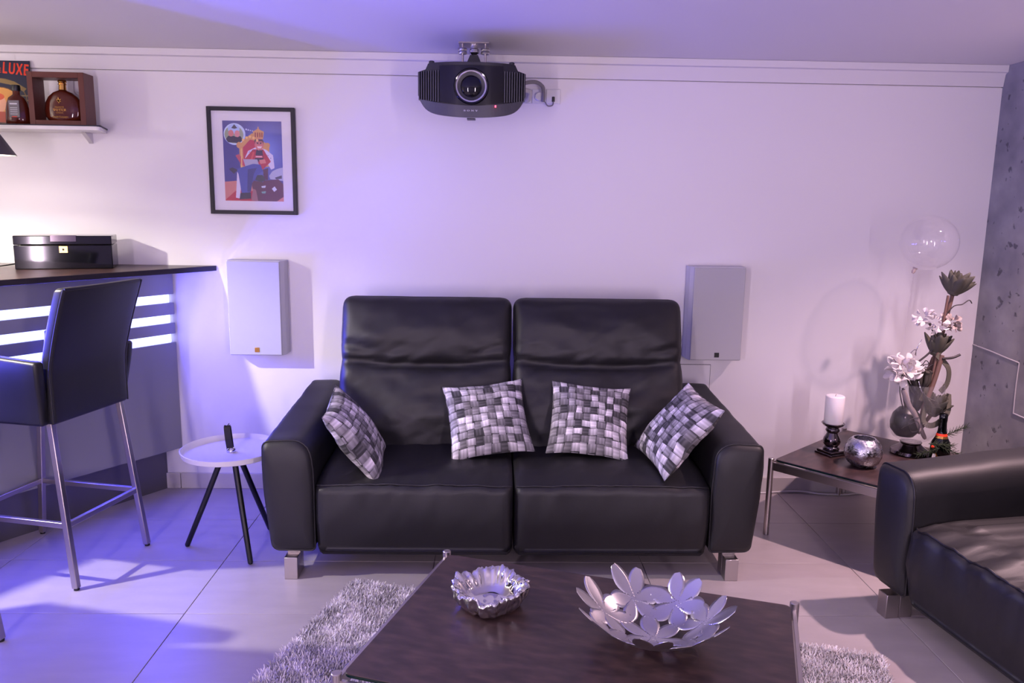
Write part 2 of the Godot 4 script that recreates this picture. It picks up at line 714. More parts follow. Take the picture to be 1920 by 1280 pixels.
func pendant(p: Vector3, energy: float, label: String) -> void:
	# p: centre of the rim of the shade
	var t := thing("pendant_lamp", label, "lamp", p, 0.0, "pendant lamps above the bar counter")
	var s := ST()
	lathe(s, [Vector2(0.15, 0.0), Vector2(0.03, 0.19), Vector2(0.022, 0.2), Vector2(0.0, 0.2)], 40)
	part("shade", s, M.shade_grey, t)
	s = ST()
	lathe(s, [Vector2(0.147, 0.001), Vector2(0.028, 0.186), Vector2(0.0, 0.19)], 40)
	part("lining", s, M.shade_white, t)
	s = ST()
	tube(s, [Vector3(0, 0.2, 0), Vector3(0, HC - p.y, 0)], 0.003, 8)
	part("flex", s, M.black_enamel, t)
	s = ST()
	lathe(s, [Vector2(0, -0.026), Vector2(0.015, -0.021), Vector2(0.025, -0.008), Vector2(0.026, 0.004), Vector2(0.018, 0.022), Vector2(0.012, 0.05), Vector2(0.0, 0.05)], 20, at(Vector3(0, 0.05, 0)))
	part("bulb", s, M.bulb_light, t)
	var l := OmniLight3D.new()
	l.name = "lamp_bulb"
	l.light_color = WHITE
	l.light_energy = energy
	l.omni_range = 12.0
	l.omni_attenuation = 2.0
	l.light_size = 0.022
	l.shadow_enabled = true
	t.add_child(l, true)
	l.position = Vector3(0, 0.05, 0)

func added_globe_lamp(p: Vector3, turn: float) -> void:  # added lamp out of view, brightens the left wall and ceiling
	var t := thing("added_wall_lamp", "added white globe wall lamp out of view behind the bar", "lamp", p, turn)
	var s := ST()
	lathe(s, [Vector2(0, 0), Vector2(0.05, 0), Vector2(0.05, 0.012), Vector2(0.04, 0.018), Vector2(0.014, 0.02), Vector2(0.014, 0.06), Vector2(0, 0.06)], 24, Transform3D(Basis(Vector3.RIGHT, PI / 2), Vector3.ZERO))
	part("wall_bracket", s, M.brushed_steel, t)
	s = ST()
	var prof := []
	for k in 17:
		var a := PI * (k / 16.0 - 0.5)
		prof.append(Vector2(0.085 * cos(a) if k > 0 and k < 16 else 0.0, 0.085 * sin(a)))
	lathe(s, prof, 32, at(Vector3(0, 0, 0.14)))
	part("added_globe_bulb", s, M.bulb_light, t)
	var l := OmniLight3D.new()
	l.name = "added_globe_light"
	l.light_color = WHITE
	l.light_energy = L_G
	l.omni_range = 12.0
	l.omni_attenuation = 2.0
	l.light_size = 0.08
	l.shadow_enabled = true
	t.add_child(l, true)
	l.position = Vector3(0, 0, 0.14)

func lamps() -> void:
	pendant(Vector3(-2.265, 1.705, 0.5), L_P1, "grey cone pendant lamp beside the shelf over the bar")
	pendant(Vector3(-2.53, 1.73, 1.46), L_P2, "grey cone pendant lamp over the middle of the bar counter")
	downlight(Vector3(2.3, HC, 1.25), L_R1, "round steel ceiling downlight above the leather armchair")
	added_globe_lamp(Vector3(XL, 1.93, 1.15), PI / 2)
	# projection screen on the wall opposite the sofa, plus light bars added at its sides as frontal fill
	var t := thing("projection_screen", "wide white projection screen on the wall opposite the sofa", "screen", Vector3(-0.1, 0.0, ZB))
	var s := ST()
	box(s, Vector3(-1.3, 0.55, -0.04), Vector3(1.3, 1.95, -0.005), 0.002)
	part("frame", s, M.black_frame, t)
	s = ST()
	box(s, Vector3(-1.25, 0.6, -0.045), Vector3(1.25, 1.9, -0.038), 0.001)
	part("screen_cloth", s, M.paper_mat, t)
	for x in [-1.42, 1.42]:
		s = ST()
		box(s, Vector3(x - 0.03, 0.5, -0.06), Vector3(x + 0.03, 2.0, -0.002), 0.004)
		part("added_fill_housing", s, M.black_frame, t)
		s = ST()
		box(s, Vector3(x - 0.02, 0.52, -0.066), Vector3(x + 0.02, 1.98, -0.058), 0.002)
		part("added_fill_diffuser", s, M.added_fill_light, t)
		var l := AreaLight3D.new()
		l.name = "added_fill_light"
		l.light_color = VIOLET
		l.light_energy = L_F
		l.area_size = Vector2(0.04, 1.44)
		l.area_range = 12.0
		l.shadow_enabled = true
		t.add_child(l, true)
		l.position = Vector3(x, 1.25, -0.075)

# ------------------------------------------------------------------ bar
const U := Vector3(-0.55, 0, 0.8352)
const N := Vector3(0.8352, 0, 0.55)

func bar_counter() -> void:
	var b := thing("bar_cabinet", "grey bar front with three glowing blue white light slots and a steel plinth", "bar", Vector3(-1.645, 0, 0.006))
	var face := func(s: SurfaceTool, y0: float, y1: float, d0: float, d1: float, s0 := 0.0, s1 := 2.5, r := 0.0015) -> void:
		# slab along the bar between two heights and two depths (d measured out of the face), its end cut flush with the wall
		var pl := PackedVector2Array()
		for q in [[s0 - d1 * 0.6585, d1], [s1, d1], [s1, d0], [s0 - d0 * 0.6585, d0]]:
			var p: Vector3 = U * q[0] + N * q[1]
			pl.append(Vector2(p.x, -p.z))
		prism(s, pl, Transform3D(Basis(Vector3.RIGHT, -PI / 2), Vector3(0, y0, 0)), y1 - y0, r)
	var s := ST()
	face.call(s, 1.046, 1.163, -0.02, 0.0)
	part("upper_panel", s, M.cabinet_grey, b)
	for y in [[0.941, 1.002], [0.841, 0.897]]:
		s = ST()
		face.call(s, y[0], y[1], -0.02, 0.0)
		part("slat", s, M.cabinet_grey, b)
	s = ST()
	face.call(s, 0.225, 0.795, -0.02, 0.0)
	part("lower_panel", s, M.cabinet_grey, b)
	s = ST()
	face.call(s, 0.225, 1.163, -0.5, -0.034, 0.004, 2.5)
	part("carcass", s, M.cabinet_grey, b)
	s = ST()
	face.call(s, 0.0, 0.224, -0.5, -0.07, 0.0, 2.5)
	part("plinth", s, M.plinth_metal, b, "brushed steel plinth")
	for y in [[1.003, 1.045], [0.898, 0.940], [0.796, 0.840]]:
		s = ST()
		face.call(s, y[0], y[1], -0.030, -0.010, 0.014, 2.5)
		part("light_slot", s, M.strip_light, b, "glowing blue white light slot")
		var l := AreaLight3D.new()
		l.name = "slot_light"
		l.light_color = BLUE
		l.light_energy = L_LED
		l.area_size = Vector2(2.4, 0.038)
		l.area_range = 12.0
		l.shadow_enabled = true
		b.add_child(l, true)
		l.position = U * 1.26 + N * 0.004 + Vector3(0, (y[0] + y[1]) / 2.0, 0)
		l.basis = Basis.looking_at(N)
	# worktop
	var t := thing("bar_counter_top", "dark brown wooden bar counter top with a pointed end against the wall", "counter", Vector3(-1.42, 1.168, 0.004))
	s = ST()
	var poly := PackedVector2Array([Vector2(0, 0), Vector2(-1.43, -2.17), Vector2(-1.88, -1.87), Vector2(-1.33, 0)])
	prism(s, poly, Transform3D(Basis(Vector3.RIGHT, -PI / 2), Vector3.ZERO), 0.026, 0.0015)
	part("board", s, M.counter_board, t)
	s = ST()
	rbox(s, U * 1.29 + N * 0.0016 + Vector3(0, 0.013, 0), Vector3(2.57, 0.024, 0.003), 0.001, 1, Vector3i.ONE, null, Basis(U, Vector3.UP, U.cross(Vector3.UP)))
	part("edge_band", s, M.counter_edge, t)
	# lacquered box
	var d := Vector3(0.95, 0, -0.312)
	var bx := thing("lacquer_box", "glossy black lacquer box with a small brass lock on the bar counter", "box", Vector3(-2.015, 1.194, 0.329))
	bx.basis = Basis(d, Vector3.UP, d.cross(Vector3.UP))
	s = ST()
	box(s, Vector3(-0.205, 0, -0.2), Vector3(0.205, 0.112, 0), 0.004)
	part("body", s, M.black_lacquer, bx)
	s = ST()
	box(s, Vector3(-0.205, 0.1135, -0.2), Vector3(0.205, 0.156, 0), 0.004)
	part("lid", s, M.black_lacquer, bx)
	s = ST()
	box(s, Vector3(-0.052, 0.128, -0.02), Vector3(0.056, 0.158, 0.002), 0.001)
	part("nameplate", s, M.smoked_chrome, bx)
	s = ST()
	box(s, Vector3(-0.018, 0.076, -0.001), Vector3(0.018, 0.108, 0.004), 0.001)
	var lk := part("lock_plate", s, M.gold, bx, "square brass lock plate")
	s = ST()
	lathe(s, disc(Vector3.ZERO, 0.005, 0.003), 14, Transform3D(Basis(Vector3.RIGHT, PI / 2), Vector3(0, 0.092, 0.003)))
	part("keyhole", s, M.black_enamel, lk)
	s = ST()
	tube(s, smooth_path([Vector3(-2.2, 1.199, 0.12), Vector3(-2.28, 1.21, 0.18), Vector3(-2.36, 1.199, 0.3), Vector3(-2.5, 1.199, 0.34)], 8), 0.003, 6)
	single("black_cord", s, M.black_enamel, "thin black cord lying on the bar counter behind the lacquer box", "cord")

func stools() -> void:
	var turn := atan2(-0.974, -0.228)
	var t := thing("bar_stool", "dark leather bar stool with low arms and steel legs facing the glowing bar", "bar stool", Vector3(-1.846, 0, 0.884), turn, "leather bar stools")
	var legs := [[-1, -1], [1, -1], [-1, 1], [1, 1]]
	var lp := func(sx: int, sz: int, y: float) -> Vector3:
		var k := y / 0.68
		var z0 := 0.272 * sz
		var z1 := -0.195 if sz < 0 else 0.2
		return Vector3(lerpf(0.2155, 0.193, k) * sx, y, lerpf(z0, z1, k))
	for g in legs:
		var s := ST()
		bar(s, lp.call(g[0], g[1], 0.008), lp.call(g[0], g[1], 0.69), 0.024, 0.024, Vector3.RIGHT)
		var lg := part("leg", s, M.brushed_steel, t)
		s = ST()
		lathe(s, disc(Vector3.ZERO, 0.011, 0.009), 12, at(lp.call(g[0], g[1], 0.0)))
		part("glide", s, M.black_enamel, lg)
	for g in [[[-1, -1], [1, -1]], [[1, -1], [1, 1]], [[1, 1], [-1, 1]], [[-1, 1], [-1, -1]]]:
		var s := ST()
		bar(s, lp.call(g[0][0], g[0][1], 0.262), lp.call(g[1][0], g[1][1], 0.262), 0.018, 0.022)
		part("foot_rail", s, M.brushed_steel, t)
	var s := ST()
	rbox(s, Vector3(0, 0.745, 0.0), Vector3(0.42, 0.15, 0.42), 0.03, 3, Vector3i(8, 2, 8), func(p: Vector3) -> Vector3: return p + Vector3(0, 0.02 * (1.0 - pow(p.x / 0.21, 2.0)) * (1.0 if p.y > 0.0 else 0.0), 0))
	part("seat", s, M.stool_leather, t)
	s = ST()
	var backf := func(p: Vector3) -> Vector3:
		var y := p.y + 0.93
		var lean := 0.0
		if y > 0.86:
			lean = -0.095 * pow((y - 0.86) / 0.33, 1.25)
		var hollow := 0.014 * (1.0 - pow(p.x / 0.23, 2.0)) * smoothstep(0.8, 1.15, y)
		var wide := 1.0 + 0.04 * smoothstep(0.7, 1.2, y)
		return Vector3(p.x * wide, p.y, p.z + lean - hollow)
	rbox(s, Vector3(0, 0.93, -0.205), Vector3(0.425, 0.53, 0.05), 0.016, 3, Vector3i(10, 18, 2), backf)
	part("backrest", s, M.stool_leather, t)
	for sx in [-1.0, 1.0]:
		s = ST()
		var af := func(p: Vector3) -> Vector3:
			var top: float = smoothstep(-0.13, 0.13, p.y)
			return p + Vector3(sx * 0.03 * top, 0.015 * top * (p.z / 0.2), -0.02 * top)
		rbox(s, Vector3(sx * 0.222, 0.80, 0.005), Vector3(0.045, 0.27, 0.42), 0.014, 3, Vector3i(2, 6, 8), af)
		part("armrest", s, M.stool_leather, t)
	# seams
	for sx in [-1.0, 1.0]:
		s = ST()
		var pts := []
		for k in 15:
			var y := lerpf(-0.26, 0.262, k / 14.0)
			pts.append(Vector3(0, 0.93, -0.205) + backf.call(Vector3(sx * 0.2115, y, -0.02)))
		tube(s, pts, 0.004, 6)
		part("piping", s, M.leather_piping, t)
	s = ST()
	var top := []
	for k in 15:
		top.append(Vector3(0, 0.93, -0.205) + backf.call(Vector3(lerpf(-0.205, 0.205, k / 14.0), 0.262, -0.018)))
	tube(s, top, 0.004, 6)
	part("piping", s, M.leather_piping, t)
	var c := t.duplicate()
	c.name = numbered("bar_stool")
	add_child(c)
	c.set_meta("label", "dark leather bar stool cut off so that mainly a steel leg shows")
	var turn2 := atan2(-0.97, -0.24)
	c.rotation.y = turn2
	# its rear leg stands on the floor beside the tile joint
	var leg: Vector3 = Basis(Vector3.UP, turn2) * Vector3(-0.2155, 0, -0.272)
	c.position = Vector3(-1.70, 0, 1.53) - leg

# ------------------------------------------------------------------ leather suite
func arm_mesh(sx: float, x_in: float, wdt: float, z0: float, z1: float, rise: float) -> Array:
	# returns [upholstery, piping]
	var prof := rounded_poly([[0.0, 0.118, 0.02], [wdt * 0.86, 0.118, 0.035], [wdt * 1.02, 0.45, 0.1], [wdt * 0.985, 0.578, 0.028], [0.012, 0.588, 0.085], [-0.004, 0.4, 0.1]], 6)
	var c := Vector2(wdt * 0.5, 0.35)
	var ring := func(z: float, k: float) -> PackedVector3Array:
		var r := PackedVector3Array()
		var up := 1.0 + rise * clampf((z1 - z) / (z1 - z0), 0.0, 1.0)
		for p in prof:
			var q: Vector2 = c + (p - c) * k
			var y := 0.118 + (q.y - 0.118) * up
			var w := 0.004 * nz.get_noise_3d(q.x * 6.0 + 3.0, y * 6.0, z * 5.0 + sx * 9.0) if k > 0.98 else 0.0
			r.append(Vector3(sx * (x_in + q.x + w), y + w, z))
		return r
	var s := ST()
	var rings := []
	for st in [[z0, 0.9], [z0 + 0.012, 0.97], [z0 + 0.03, 1.0]]:
		rings.append(ring.call(st[0], st[1]))
	for k in range(1, 24):
		rings.append(ring.call(lerpf(z0 + 0.03, z1 - 0.03, k / 23.0), 1.0))
	for st in [[z1 - 0.02, 0.985], [z1 - 0.008, 0.955], [z1, 0.86], [z1 + 0.006, 0.6], [z1 + 0.008, 0.2]]:
		rings.append(ring.call(st[0], st[1]))
	loft(s, rings, false)
	var pts := []
	var edge: PackedVector3Array = ring.call(z1 - 0.024, 0.995)
	for p in edge:
		pts.append(p)
	var s2 := ST()
	tube(s2, pts, 0.0045, 6, true)
	return [s, s2]

func seat_mesh(x0: float, x1: float, zb: float, zf: float, sd: float, rumple := 1.0) -> Array:
	var prof := rounded_poly([[zb, 0.10, 0.0], [zf - 0.045, 0.082, 0.03], [zf + 0.004, 0.2, 0.1], [zf - 0.004, 0.392, 0.03], [zf - 0.16, 0.418, 0.06], [zb, 0.425, 0.02]], 6)
	var c := Vector2((zb + zf) / 2, 0.27)
	var ring := func(t: float, k: float) -> PackedVector3Array:
		var r := PackedVector3Array()
		for p in prof:
			var q: Vector2 = c + (p - c) * k
			var puff := 0.012 * sin(PI * t) * smoothstep(0.36, 0.42, q.y)
			var w := 0.0
			if k > 0.97:
				w = 0.010 * nz.get_noise_3d(t * 5.0 + sd, q.y * 5.0, q.x * 4.0) * rumple + 0.005 * rumple * nz.get_noise_3d(t * 16.0 + sd, q.y * 9.0, q.x * 9.0)
			r.append(Vector3(lerpf(x0, x1, t), q.y + puff + w * smoothstep(0.3, 0.42, q.y), q.x + w * 0.6 * smoothstep(0.12, 0.25, q.y)))
		return r
	var s := ST()
	var rings := []
	for st in [[0.0, 0.92], [0.012, 0.97], [0.03, 1.0]]:
		rings.append(ring.call(st[0], st[1]))
	for k in range(1, 32):
		rings.append(ring.call(lerpf(0.03, 0.97, k / 32.0), 1.0))
	for st in [[0.97, 1.0], [0.988, 0.97], [1.0, 0.92]]:
		rings.append(ring.call(st[0], st[1]))
	loft(s, rings, false)
	# piping along the upper front edge
	var at_i := 0
	for i in prof.size():
		if prof[i].y > 0.37 and prof[i].x > zf - 0.03 and (prof[at_i].y < 0.37 or absf(prof[i].y - 0.397) < absf(prof[at_i].y - 0.397)):
			at_i = i
	var pts := []
	for k in 34:
		var t := lerpf(0.012, 0.988, k / 33.0)
		var kk := 1.0 if (k > 0 and k < 33) else 0.97
		var rr: PackedVector3Array = ring.call(t, kk)
		pts.append(rr[at_i] + Vector3(0, 0.001, 0.001))
	var s2 := ST()
	tube(s2, pts, 0.0045, 6)
	return [s, s2]

func back_mesh(w: float, h: float, d: float, sd: float) -> Array:
	var f := func(p: Vector3) -> Vector3:
		var t := p.y / h + 0.5
		var u := p.x / (w * 0.5)
		var side := 1.0 - pow(clampf(absf(u), 0.0, 1.0), 4.0)
		var q := p
		var tc := 0.60 - 0.035 * (1.0 - u * u)
		var fr := smoothstep(-0.02, d * 0.5, p.z)
		var lo := sin(PI * clampf(t / tc, 0.0, 1.0))
		var hi := sin(PI * clampf((t - tc) / (1.0 - tc), 0.0, 1.0))
		var bulge := (0.045 * lo + 0.040 * hi) * side
		var crease := -0.030 * exp(-pow((t - tc) / 0.022, 2.0)) * (0.45 + 0.55 * side)
		var crease2 := -0.010 * exp(-pow((t - tc - 0.055 - 0.05 * u * u) / 0.018, 2.0)) * smoothstep(0.25, 0.9, absf(u))
		var wr := 0.020 * nz.get_noise_3d(p.x * 3.5 + sd, p.y * 7.0, sd) * side + 0.011 * nz.get_noise_3d(p.x * 7.0 + sd, p.y * 17.0 + p.x * 6.0 * signf(u), 3.0 + sd) * exp(-pow((t - tc) / 0.16, 2.0))
		q.z += fr * (bulge + crease + crease2 + wr)
		# the waist between head rest and back
		q.x *= 1.0 - 0.016 * exp(-pow((t - 0.6) / 0.06, 2.0)) + 0.03 * smoothstep(0.45, 0.1, t)
		# curve of the back: head rest set a little upright
		q.z += -0.05 * t + 0.02 * sin(PI * t)
		return q
	var s := ST()
	rbox(s, Vector3.ZERO, Vector3(w, h, d), 0.045, 4, Vector3i(30, 40, 2), f)
	var s2 := ST()
	var pts := []
	var rp := rounded_poly([[-w / 2 + 0.004, -h / 2 + 0.02, 0.03], [w / 2 - 0.004, -h / 2 + 0.02, 0.03], [w / 2 - 0.004, h / 2 - 0.004, 0.055], [-w / 2 + 0.004, h / 2 - 0.004, 0.055]], 5)
	for i in rp.size():
		var a: Vector2 = rp[i]
		var b: Vector2 = rp[(i + 1) % rp.size()]
		var n := maxi(1, int(a.distance_to(b) / 0.02))
		for k in n:
			var q := a.lerp(b, float(k) / n)
			pts.append(f.call(Vector3(q.x, q.y, d * 0.5 - 0.034)))
	tube(s2, pts, 0.0045, 6, true)
	return [s, s2]

func foot(parent: Node, x: float, z: float) -> void:
	var s := ST()
	box(s, Vector3(x - 0.027, 0.0, z - 0.055), Vector3(x + 0.027, 0.094, z), 0.002)
	box(s, Vector3(x - 0.027, 0.0, z - 0.11), Vector3(x + 0.027, 0.14, z - 0.056), 0.002)
	part("foot", s, M.brushed_steel, parent, "brushed steel foot")

func suite(parent: Node3D, seats: int, seat_w: float, z_front: float) -> void:
	var half := seat_w * seats / 2.0
	for sx in [-1.0, 1.0]:
		var a := arm_mesh(sx, half, 0.2, 0.14, z_front, 0.13)
		var am := part("armrest", a[0], M.leather, parent)
		part("piping", a[1], M.leather_piping, am)
	for k in seats:
		var x0 := -half + seat_w * k + 0.003
		var a := seat_mesh(x0, x0 + seat_w - 0.006, 0.2, z_front, 3.7 * k + parent.position.x, 2.2 if seats == 1 else 1.1)
		var sm := part("seat_cushion", a[0], M.leather, parent)
		part("piping", a[1], M.leather_piping, sm)
		var b := back_mesh(seat_w - 0.008, 0.76, 0.17, 11.3 * k + 1.0 + parent.position.z)
		var holder := Transform3D(Basis(Vector3.RIGHT, deg_to_rad(-13.0)), Vector3(x0 + seat_w / 2 - 0.003, 0.715, z_front - 0.655))
		b[0].generate_normals()
		b[1].generate_normals()
		var bm := meshpart("back_cushion", b[0].commit(), M.leather, parent, holder)
		meshpart("piping", b[1].commit(), M.leather_piping, bm)
	var s := ST()
	box(s, Vector3(-half - 0.02, 0.13, 0.12), Vector3(half + 0.02, 0.62, 0.22), 0.02)
	part("back_frame", s, M.leather, parent)
	for sx in [-1.0, 1.0]:
		foot(parent, sx * (half + 0.095), z_front - 0.002)
		foot(parent, sx * (half + 0.095), 0.27)

func sofa() -> void:
	var t := thing("leather_sofa", "black leather two seat sofa with tall creased back cushions and steel feet", "sofa", Vector3(0.094, 0, 0))
	suite(t, 2, 0.812, 1.06)
	pillows()

func armchair() -> void:
	var t := thing("leather_armchair", "black leather armchair with wrinkled seat standing before the concrete wall", "armchair", Vector3(2.545, 0, 1.597))
	var z := Vector3(-0.989, 0, 0.147)
	t.basis = Basis(Vector3.UP.cross(z), Vector3.UP, z)
	suite(t, 1, 0.64, 1.0)

func pillow_shape(h: float, th: float, sd: float, sgn: float) -> ArrayMesh:
	return sheet(func(u: float, v: float) -> Vector3:
		var a := u * 2.0 - 1.0
		var b := v * 2.0 - 1.0
		if sgn < 0:
			a = -a
		var k := pow(maxf(0.0, (1.0 - pow(absf(a), 2.6)) * (1.0 - pow(absf(b), 2.6))), 0.55)
		var x := h * a * (1.0 - 0.075 * (1.0 - b * b))
		var y := h * b * (1.0 - 0.075 * (1.0 - a * a))
		var n := 0.012 * nz.get_noise_3d(a * 1.6 + sd, b * 1.6, sd) * k
		return Vector3(x, y, sgn * (th * k + n * 0.6) + 0.012 * nz.get_noise_3d(a * 0.9 + sd, b * 0.9, 5.0)), 26, 26)

func pillow(c: Vector3, ex: Vector3, ey: Vector3, label: String, tex: int, sd: float, size := 0.38) -> void:
	ex = ex.normalized()
	ey = (ey - ex * ex.dot(ey)).normalized()
	var t := thing("throw_pillow", label, "pillow", c, 0.0, "woven print pillows on the sofa")
	t.basis = Basis(ex, ey, ex.cross(ey))
	var m := mat("weave_%d" % tex, Color(1, 1, 1), 0.85)
	m.albedo_texture = weave_texture(tex)
	meshpart("cover_front", pillow_shape(size / 2, 0.062, sd, 1.0), m, t)
	meshpart("cover_back", pillow_shape(size / 2, 0.062, sd, -1.0), m, t)

func pillows() -> void:
	pillow(Vector3(-0.576, 0.555, 0.837), Vector3(0.566, -0.811, -0.146), Vector3(-0.061, 0.136, -0.989), "woven print pillow leaning on the sofa arm beside the white tray table", 101, 1.0)
	pillow(Vector3(-0.018, 0.575, 0.655), Vector3(0.982, 0.095, -0.12), Vector3(-0.14, 0.74, -0.65), "woven print pillow leaning on the back where the two seats meet", 102, 2.0, 0.37)
	pillow(Vector3(0.44, 0.575, 0.655), Vector3(0.992, -0.075, 0.08), Vector3(0.10, 0.75, -0.65), "upright woven print pillow on the seat cushion beside the end table side", 103, 3.0, 0.365)
	pillow(Vector3(0.797, 0.585, 0.832), Vector3(0.163, -0.092, 0.982), Vector3(0.622, 0.783, -0.03), "tilted woven print pillow against the sofa arm beside the end table", 104, 4.0)

# ------------------------------------------------------------------ wall things
func speakers() -> void:
	for a in [[-1.199, "gold", "flat white wall speaker with a gold badge beside the bar"], [1.147, "black_enamel", "flat white wall speaker with a dark badge beside the end table"]]:
		var t := thing("wall_speaker", a[2], "speaker", Vector3(a[0], 0.75, 0.0))
		var s := ST()
		prism(s, PackedVector2Array([Vector2(-0.143, 0.001), Vector2(0.143, 0.001), Vector2(0.143, 0.08), Vector2(0.13, 0.115), Vector2(-0.13, 0.115), Vector2(-0.143, 0.08)]), Transform3D(Basis(Vector3.RIGHT, Vector3.BACK, Vector3.UP), Vector3.ZERO), 0.48, 0.002)
		part("cabinet", s, M.speaker_body, t)
		s = ST()
		rbox(s, Vector3(0, 0.24, 0.118), Vector3(0.262, 0.474, 0.012), 0.004, 2)
		part("grille_cloth", s, M.speaker_cloth, t)
		s = ST()
		box(s, Vector3(-0.006, 0.018, 0.123), Vector3(0.018, 0.042, 0.126), 0.0006)
		part("badge", s, M[a[1]], t)

func picture() -> void:
	var t := thing("framed_picture", "black framed colour print of a crowned man on a throne", "picture", Vector3(-1.211, 1.457, 0.0))
	var w := 0.433
	var h := 0.524
	var s := ST()
	for a in [[Vector3(-w / 2, 0, 0.001), Vector3(-w / 2 + 0.019, h, 0.026)], [Vector3(w / 2 - 0.019, 0, 0.001), Vector3(w / 2, h, 0.026)], [Vector3(-w / 2 + 0.018, 0, 0.001), Vector3(w / 2 - 0.018, 0.019, 0.026)], [Vector3(-w / 2 + 0.018, h - 0.019, 0.001), Vector3(w / 2 - 0.018, h, 0.026)]]:
		s = ST()
		box(s, a[0], a[1], 0.0015)
		part("frame_bar", s, M.black_frame, t)
	s = ST()
	box(s, Vector3(-w / 2 + 0.01, 0.01, 0.002), Vector3(w / 2 - 0.01, h - 0.01, 0.012), 0.0005)
	part("mat_board", s, M.paper_mat, t)
	var im := Image.create(232, 312, false, Image.FORMAT_RGB8)
	for y in 312:
		for x in 232:
			var u := x / 232.0
			var v := y / 312.0
			var k := clampf(1.0 - Vector2(u - 0.72, (v - 0.38) * 1.1).length() * 1.9, 0.0, 1.0)
			im.set_pixel(x, y, Color(0.20, 0.20, 0.52).lerp(Color(0.50, 0.60, 0.92), k))
	var gold := Color(0.84, 0.62, 0.34)
	var red := Color(0.72, 0.12, 0.20)
	var skin := Color(0.84, 0.50, 0.46)
	var ink := Color(0.10, 0.09, 0.16)
	fill_poly(im, [[0, 0.76], [0.3, 0.74], [1, 0.8], [1, 1], [0, 1]], Color(0.80, 0.50, 0.44))
	fill_poly(im, [[0.0, 0.99], [0.2, 0.86], [0.62, 0.88], [0.5, 1.0]], Color(0.72, 0.08, 0.16))
	fill_poly(im, [[0.18, 0.96], [0.22, 0.62], [0.3, 0.64], [0.25, 0.97]], Color(0.86, 0.84, 0.92))
	# thought bubble with two men
	fill_oval(im, 0.2, 0.165, 0.185, 0.135, Color(0.78, 0.86, 0.96))
	fill_oval(im, 0.19, 0.17, 0.16, 0.11, Color(0.60, 0.66, 0.52))
	fill_oval(im, 0.19, 0.10, 0.10, 0.06, Color(0.66, 0.76, 0.92))
	fill_poly(im, [[0.05, 0.23], [0.09, 0.19], [0.2, 0.19], [0.21, 0.27], [0.09, 0.27]], ink)
	fill_poly(im, [[0.2, 0.27], [0.2, 0.2], [0.3, 0.19], [0.34, 0.24], [0.26, 0.28]], ink)
	fill_oval(im, 0.14, 0.155, 0.045, 0.042, skin)
	fill_oval(im, 0.245, 0.16, 0.045, 0.042, Color(0.86, 0.56, 0.56))
	fill_poly(im, [[0.15, 0.09], [0.2, 0.045], [0.25, 0.09], [0.2, 0.1]], ink)
	for k in 4:
		fill_oval(im, 0.40 + k * 0.035, 0.105 + k * 0.006, 0.014 - k * 0.002, 0.011 - k * 0.0015, Color(0.80, 0.84, 0.96))
	# throne
	fill_poly(im, [[0.28, 0.62], [0.27, 0.3], [0.4, 0.2], [0.5, 0.15], [0.62, 0.2], [0.7, 0.26], [0.78, 0.3], [0.78, 0.56]], gold)
	fill_poly(im, [[0.34, 0.56], [0.33, 0.33], [0.46, 0.23], [0.6, 0.25], [0.66, 0.55]], Color(0.74, 0.14, 0.26))
	fill_oval(im, 0.27, 0.3, 0.045, 0.04, gold)
	fill_oval(im, 0.75, 0.3, 0.045, 0.035, gold)
	# robe and jacket
	fill_poly(im, [[0.36, 0.46], [0.42, 0.37], [0.56, 0.32], [0.72, 0.35], [0.84, 0.42], [0.86, 0.58], [0.8, 0.6], [0.66, 0.42], [0.5, 0.36], [0.4, 0.46]], Color(0.86, 0.84, 0.94))
	fill_poly(im, [[0.36, 0.47], [0.5, 0.35], [0.68, 0.35], [0.8, 0.5], [0.66, 0.6], [0.34, 0.56]], red)
	fill_poly(im, [[0.52, 0.5], [0.56, 0.36], [0.66, 0.36], [0.68, 0.5]], Color(0.16, 0.10, 0.22))
	fill_poly(im, [[0.53, 0.455], [0.535, 0.425], [0.66, 0.425], [0.665, 0.455]], Color(0.84, 0.30, 0.36))
	fill_poly(im, [[0.2, 0.43], [0.26, 0.41], [0.34, 0.49], [0.34, 0.56], [0.3, 0.55]], Color(0.76, 0.26, 0.32))
	fill_poly(im, [[0.6, 0.48], [0.7, 0.47], [0.72, 0.52], [0.62, 0.53]], skin)
	# head and crown
	fill_oval(im, 0.61, 0.285, 0.078, 0.078, skin)
	fill_poly(im, [[0.57, 0.31], [0.66, 0.31], [0.64, 0.335], [0.59, 0.335]], Color(0.95, 0.88, 0.88))
	fill_poly(im, [[0.53, 0.23], [0.51, 0.13], [0.56, 0.11], [0.6, 0.09], [0.64, 0.11], [0.7, 0.13], [0.68, 0.225], [0.6, 0.21]], gold)
	for k in 4:
		fill_poly(im, [[0.545 + k * 0.037, 0.2], [0.545 + k * 0.037, 0.14], [0.562 + k * 0.037, 0.14], [0.562 + k * 0.037, 0.2]], Color(0.56, 0.16, 0.20))
	fill_poly(im, [[0.595, 0.1], [0.595, 0.07], [0.61, 0.07], [0.61, 0.1]], gold)
	fill_poly(im, [[0.53, 0.24], [0.55, 0.225], [0.67, 0.225], [0.69, 0.25], [0.68, 0.29], [0.665, 0.25], [0.55, 0.25], [0.54, 0.29]], Color(0.34, 0.22, 0.22))
	for k in 2:
		fill_oval(im, 0.585 + k * 0.052, 0.275, 0.014, 0.008, Color(0.16, 0.10, 0.16))
		fill_poly(im, [[0.565 + k * 0.055, 0.264], [0.605 + k * 0.055, 0.26], [0.605 + k * 0.055, 0.266], [0.565 + k * 0.055, 0.27]], Color(0.30, 0.18, 0.18))
	fill_poly(im, [[0.605, 0.275], [0.62, 0.298], [0.6, 0.298]], Color(0.72, 0.36, 0.36))
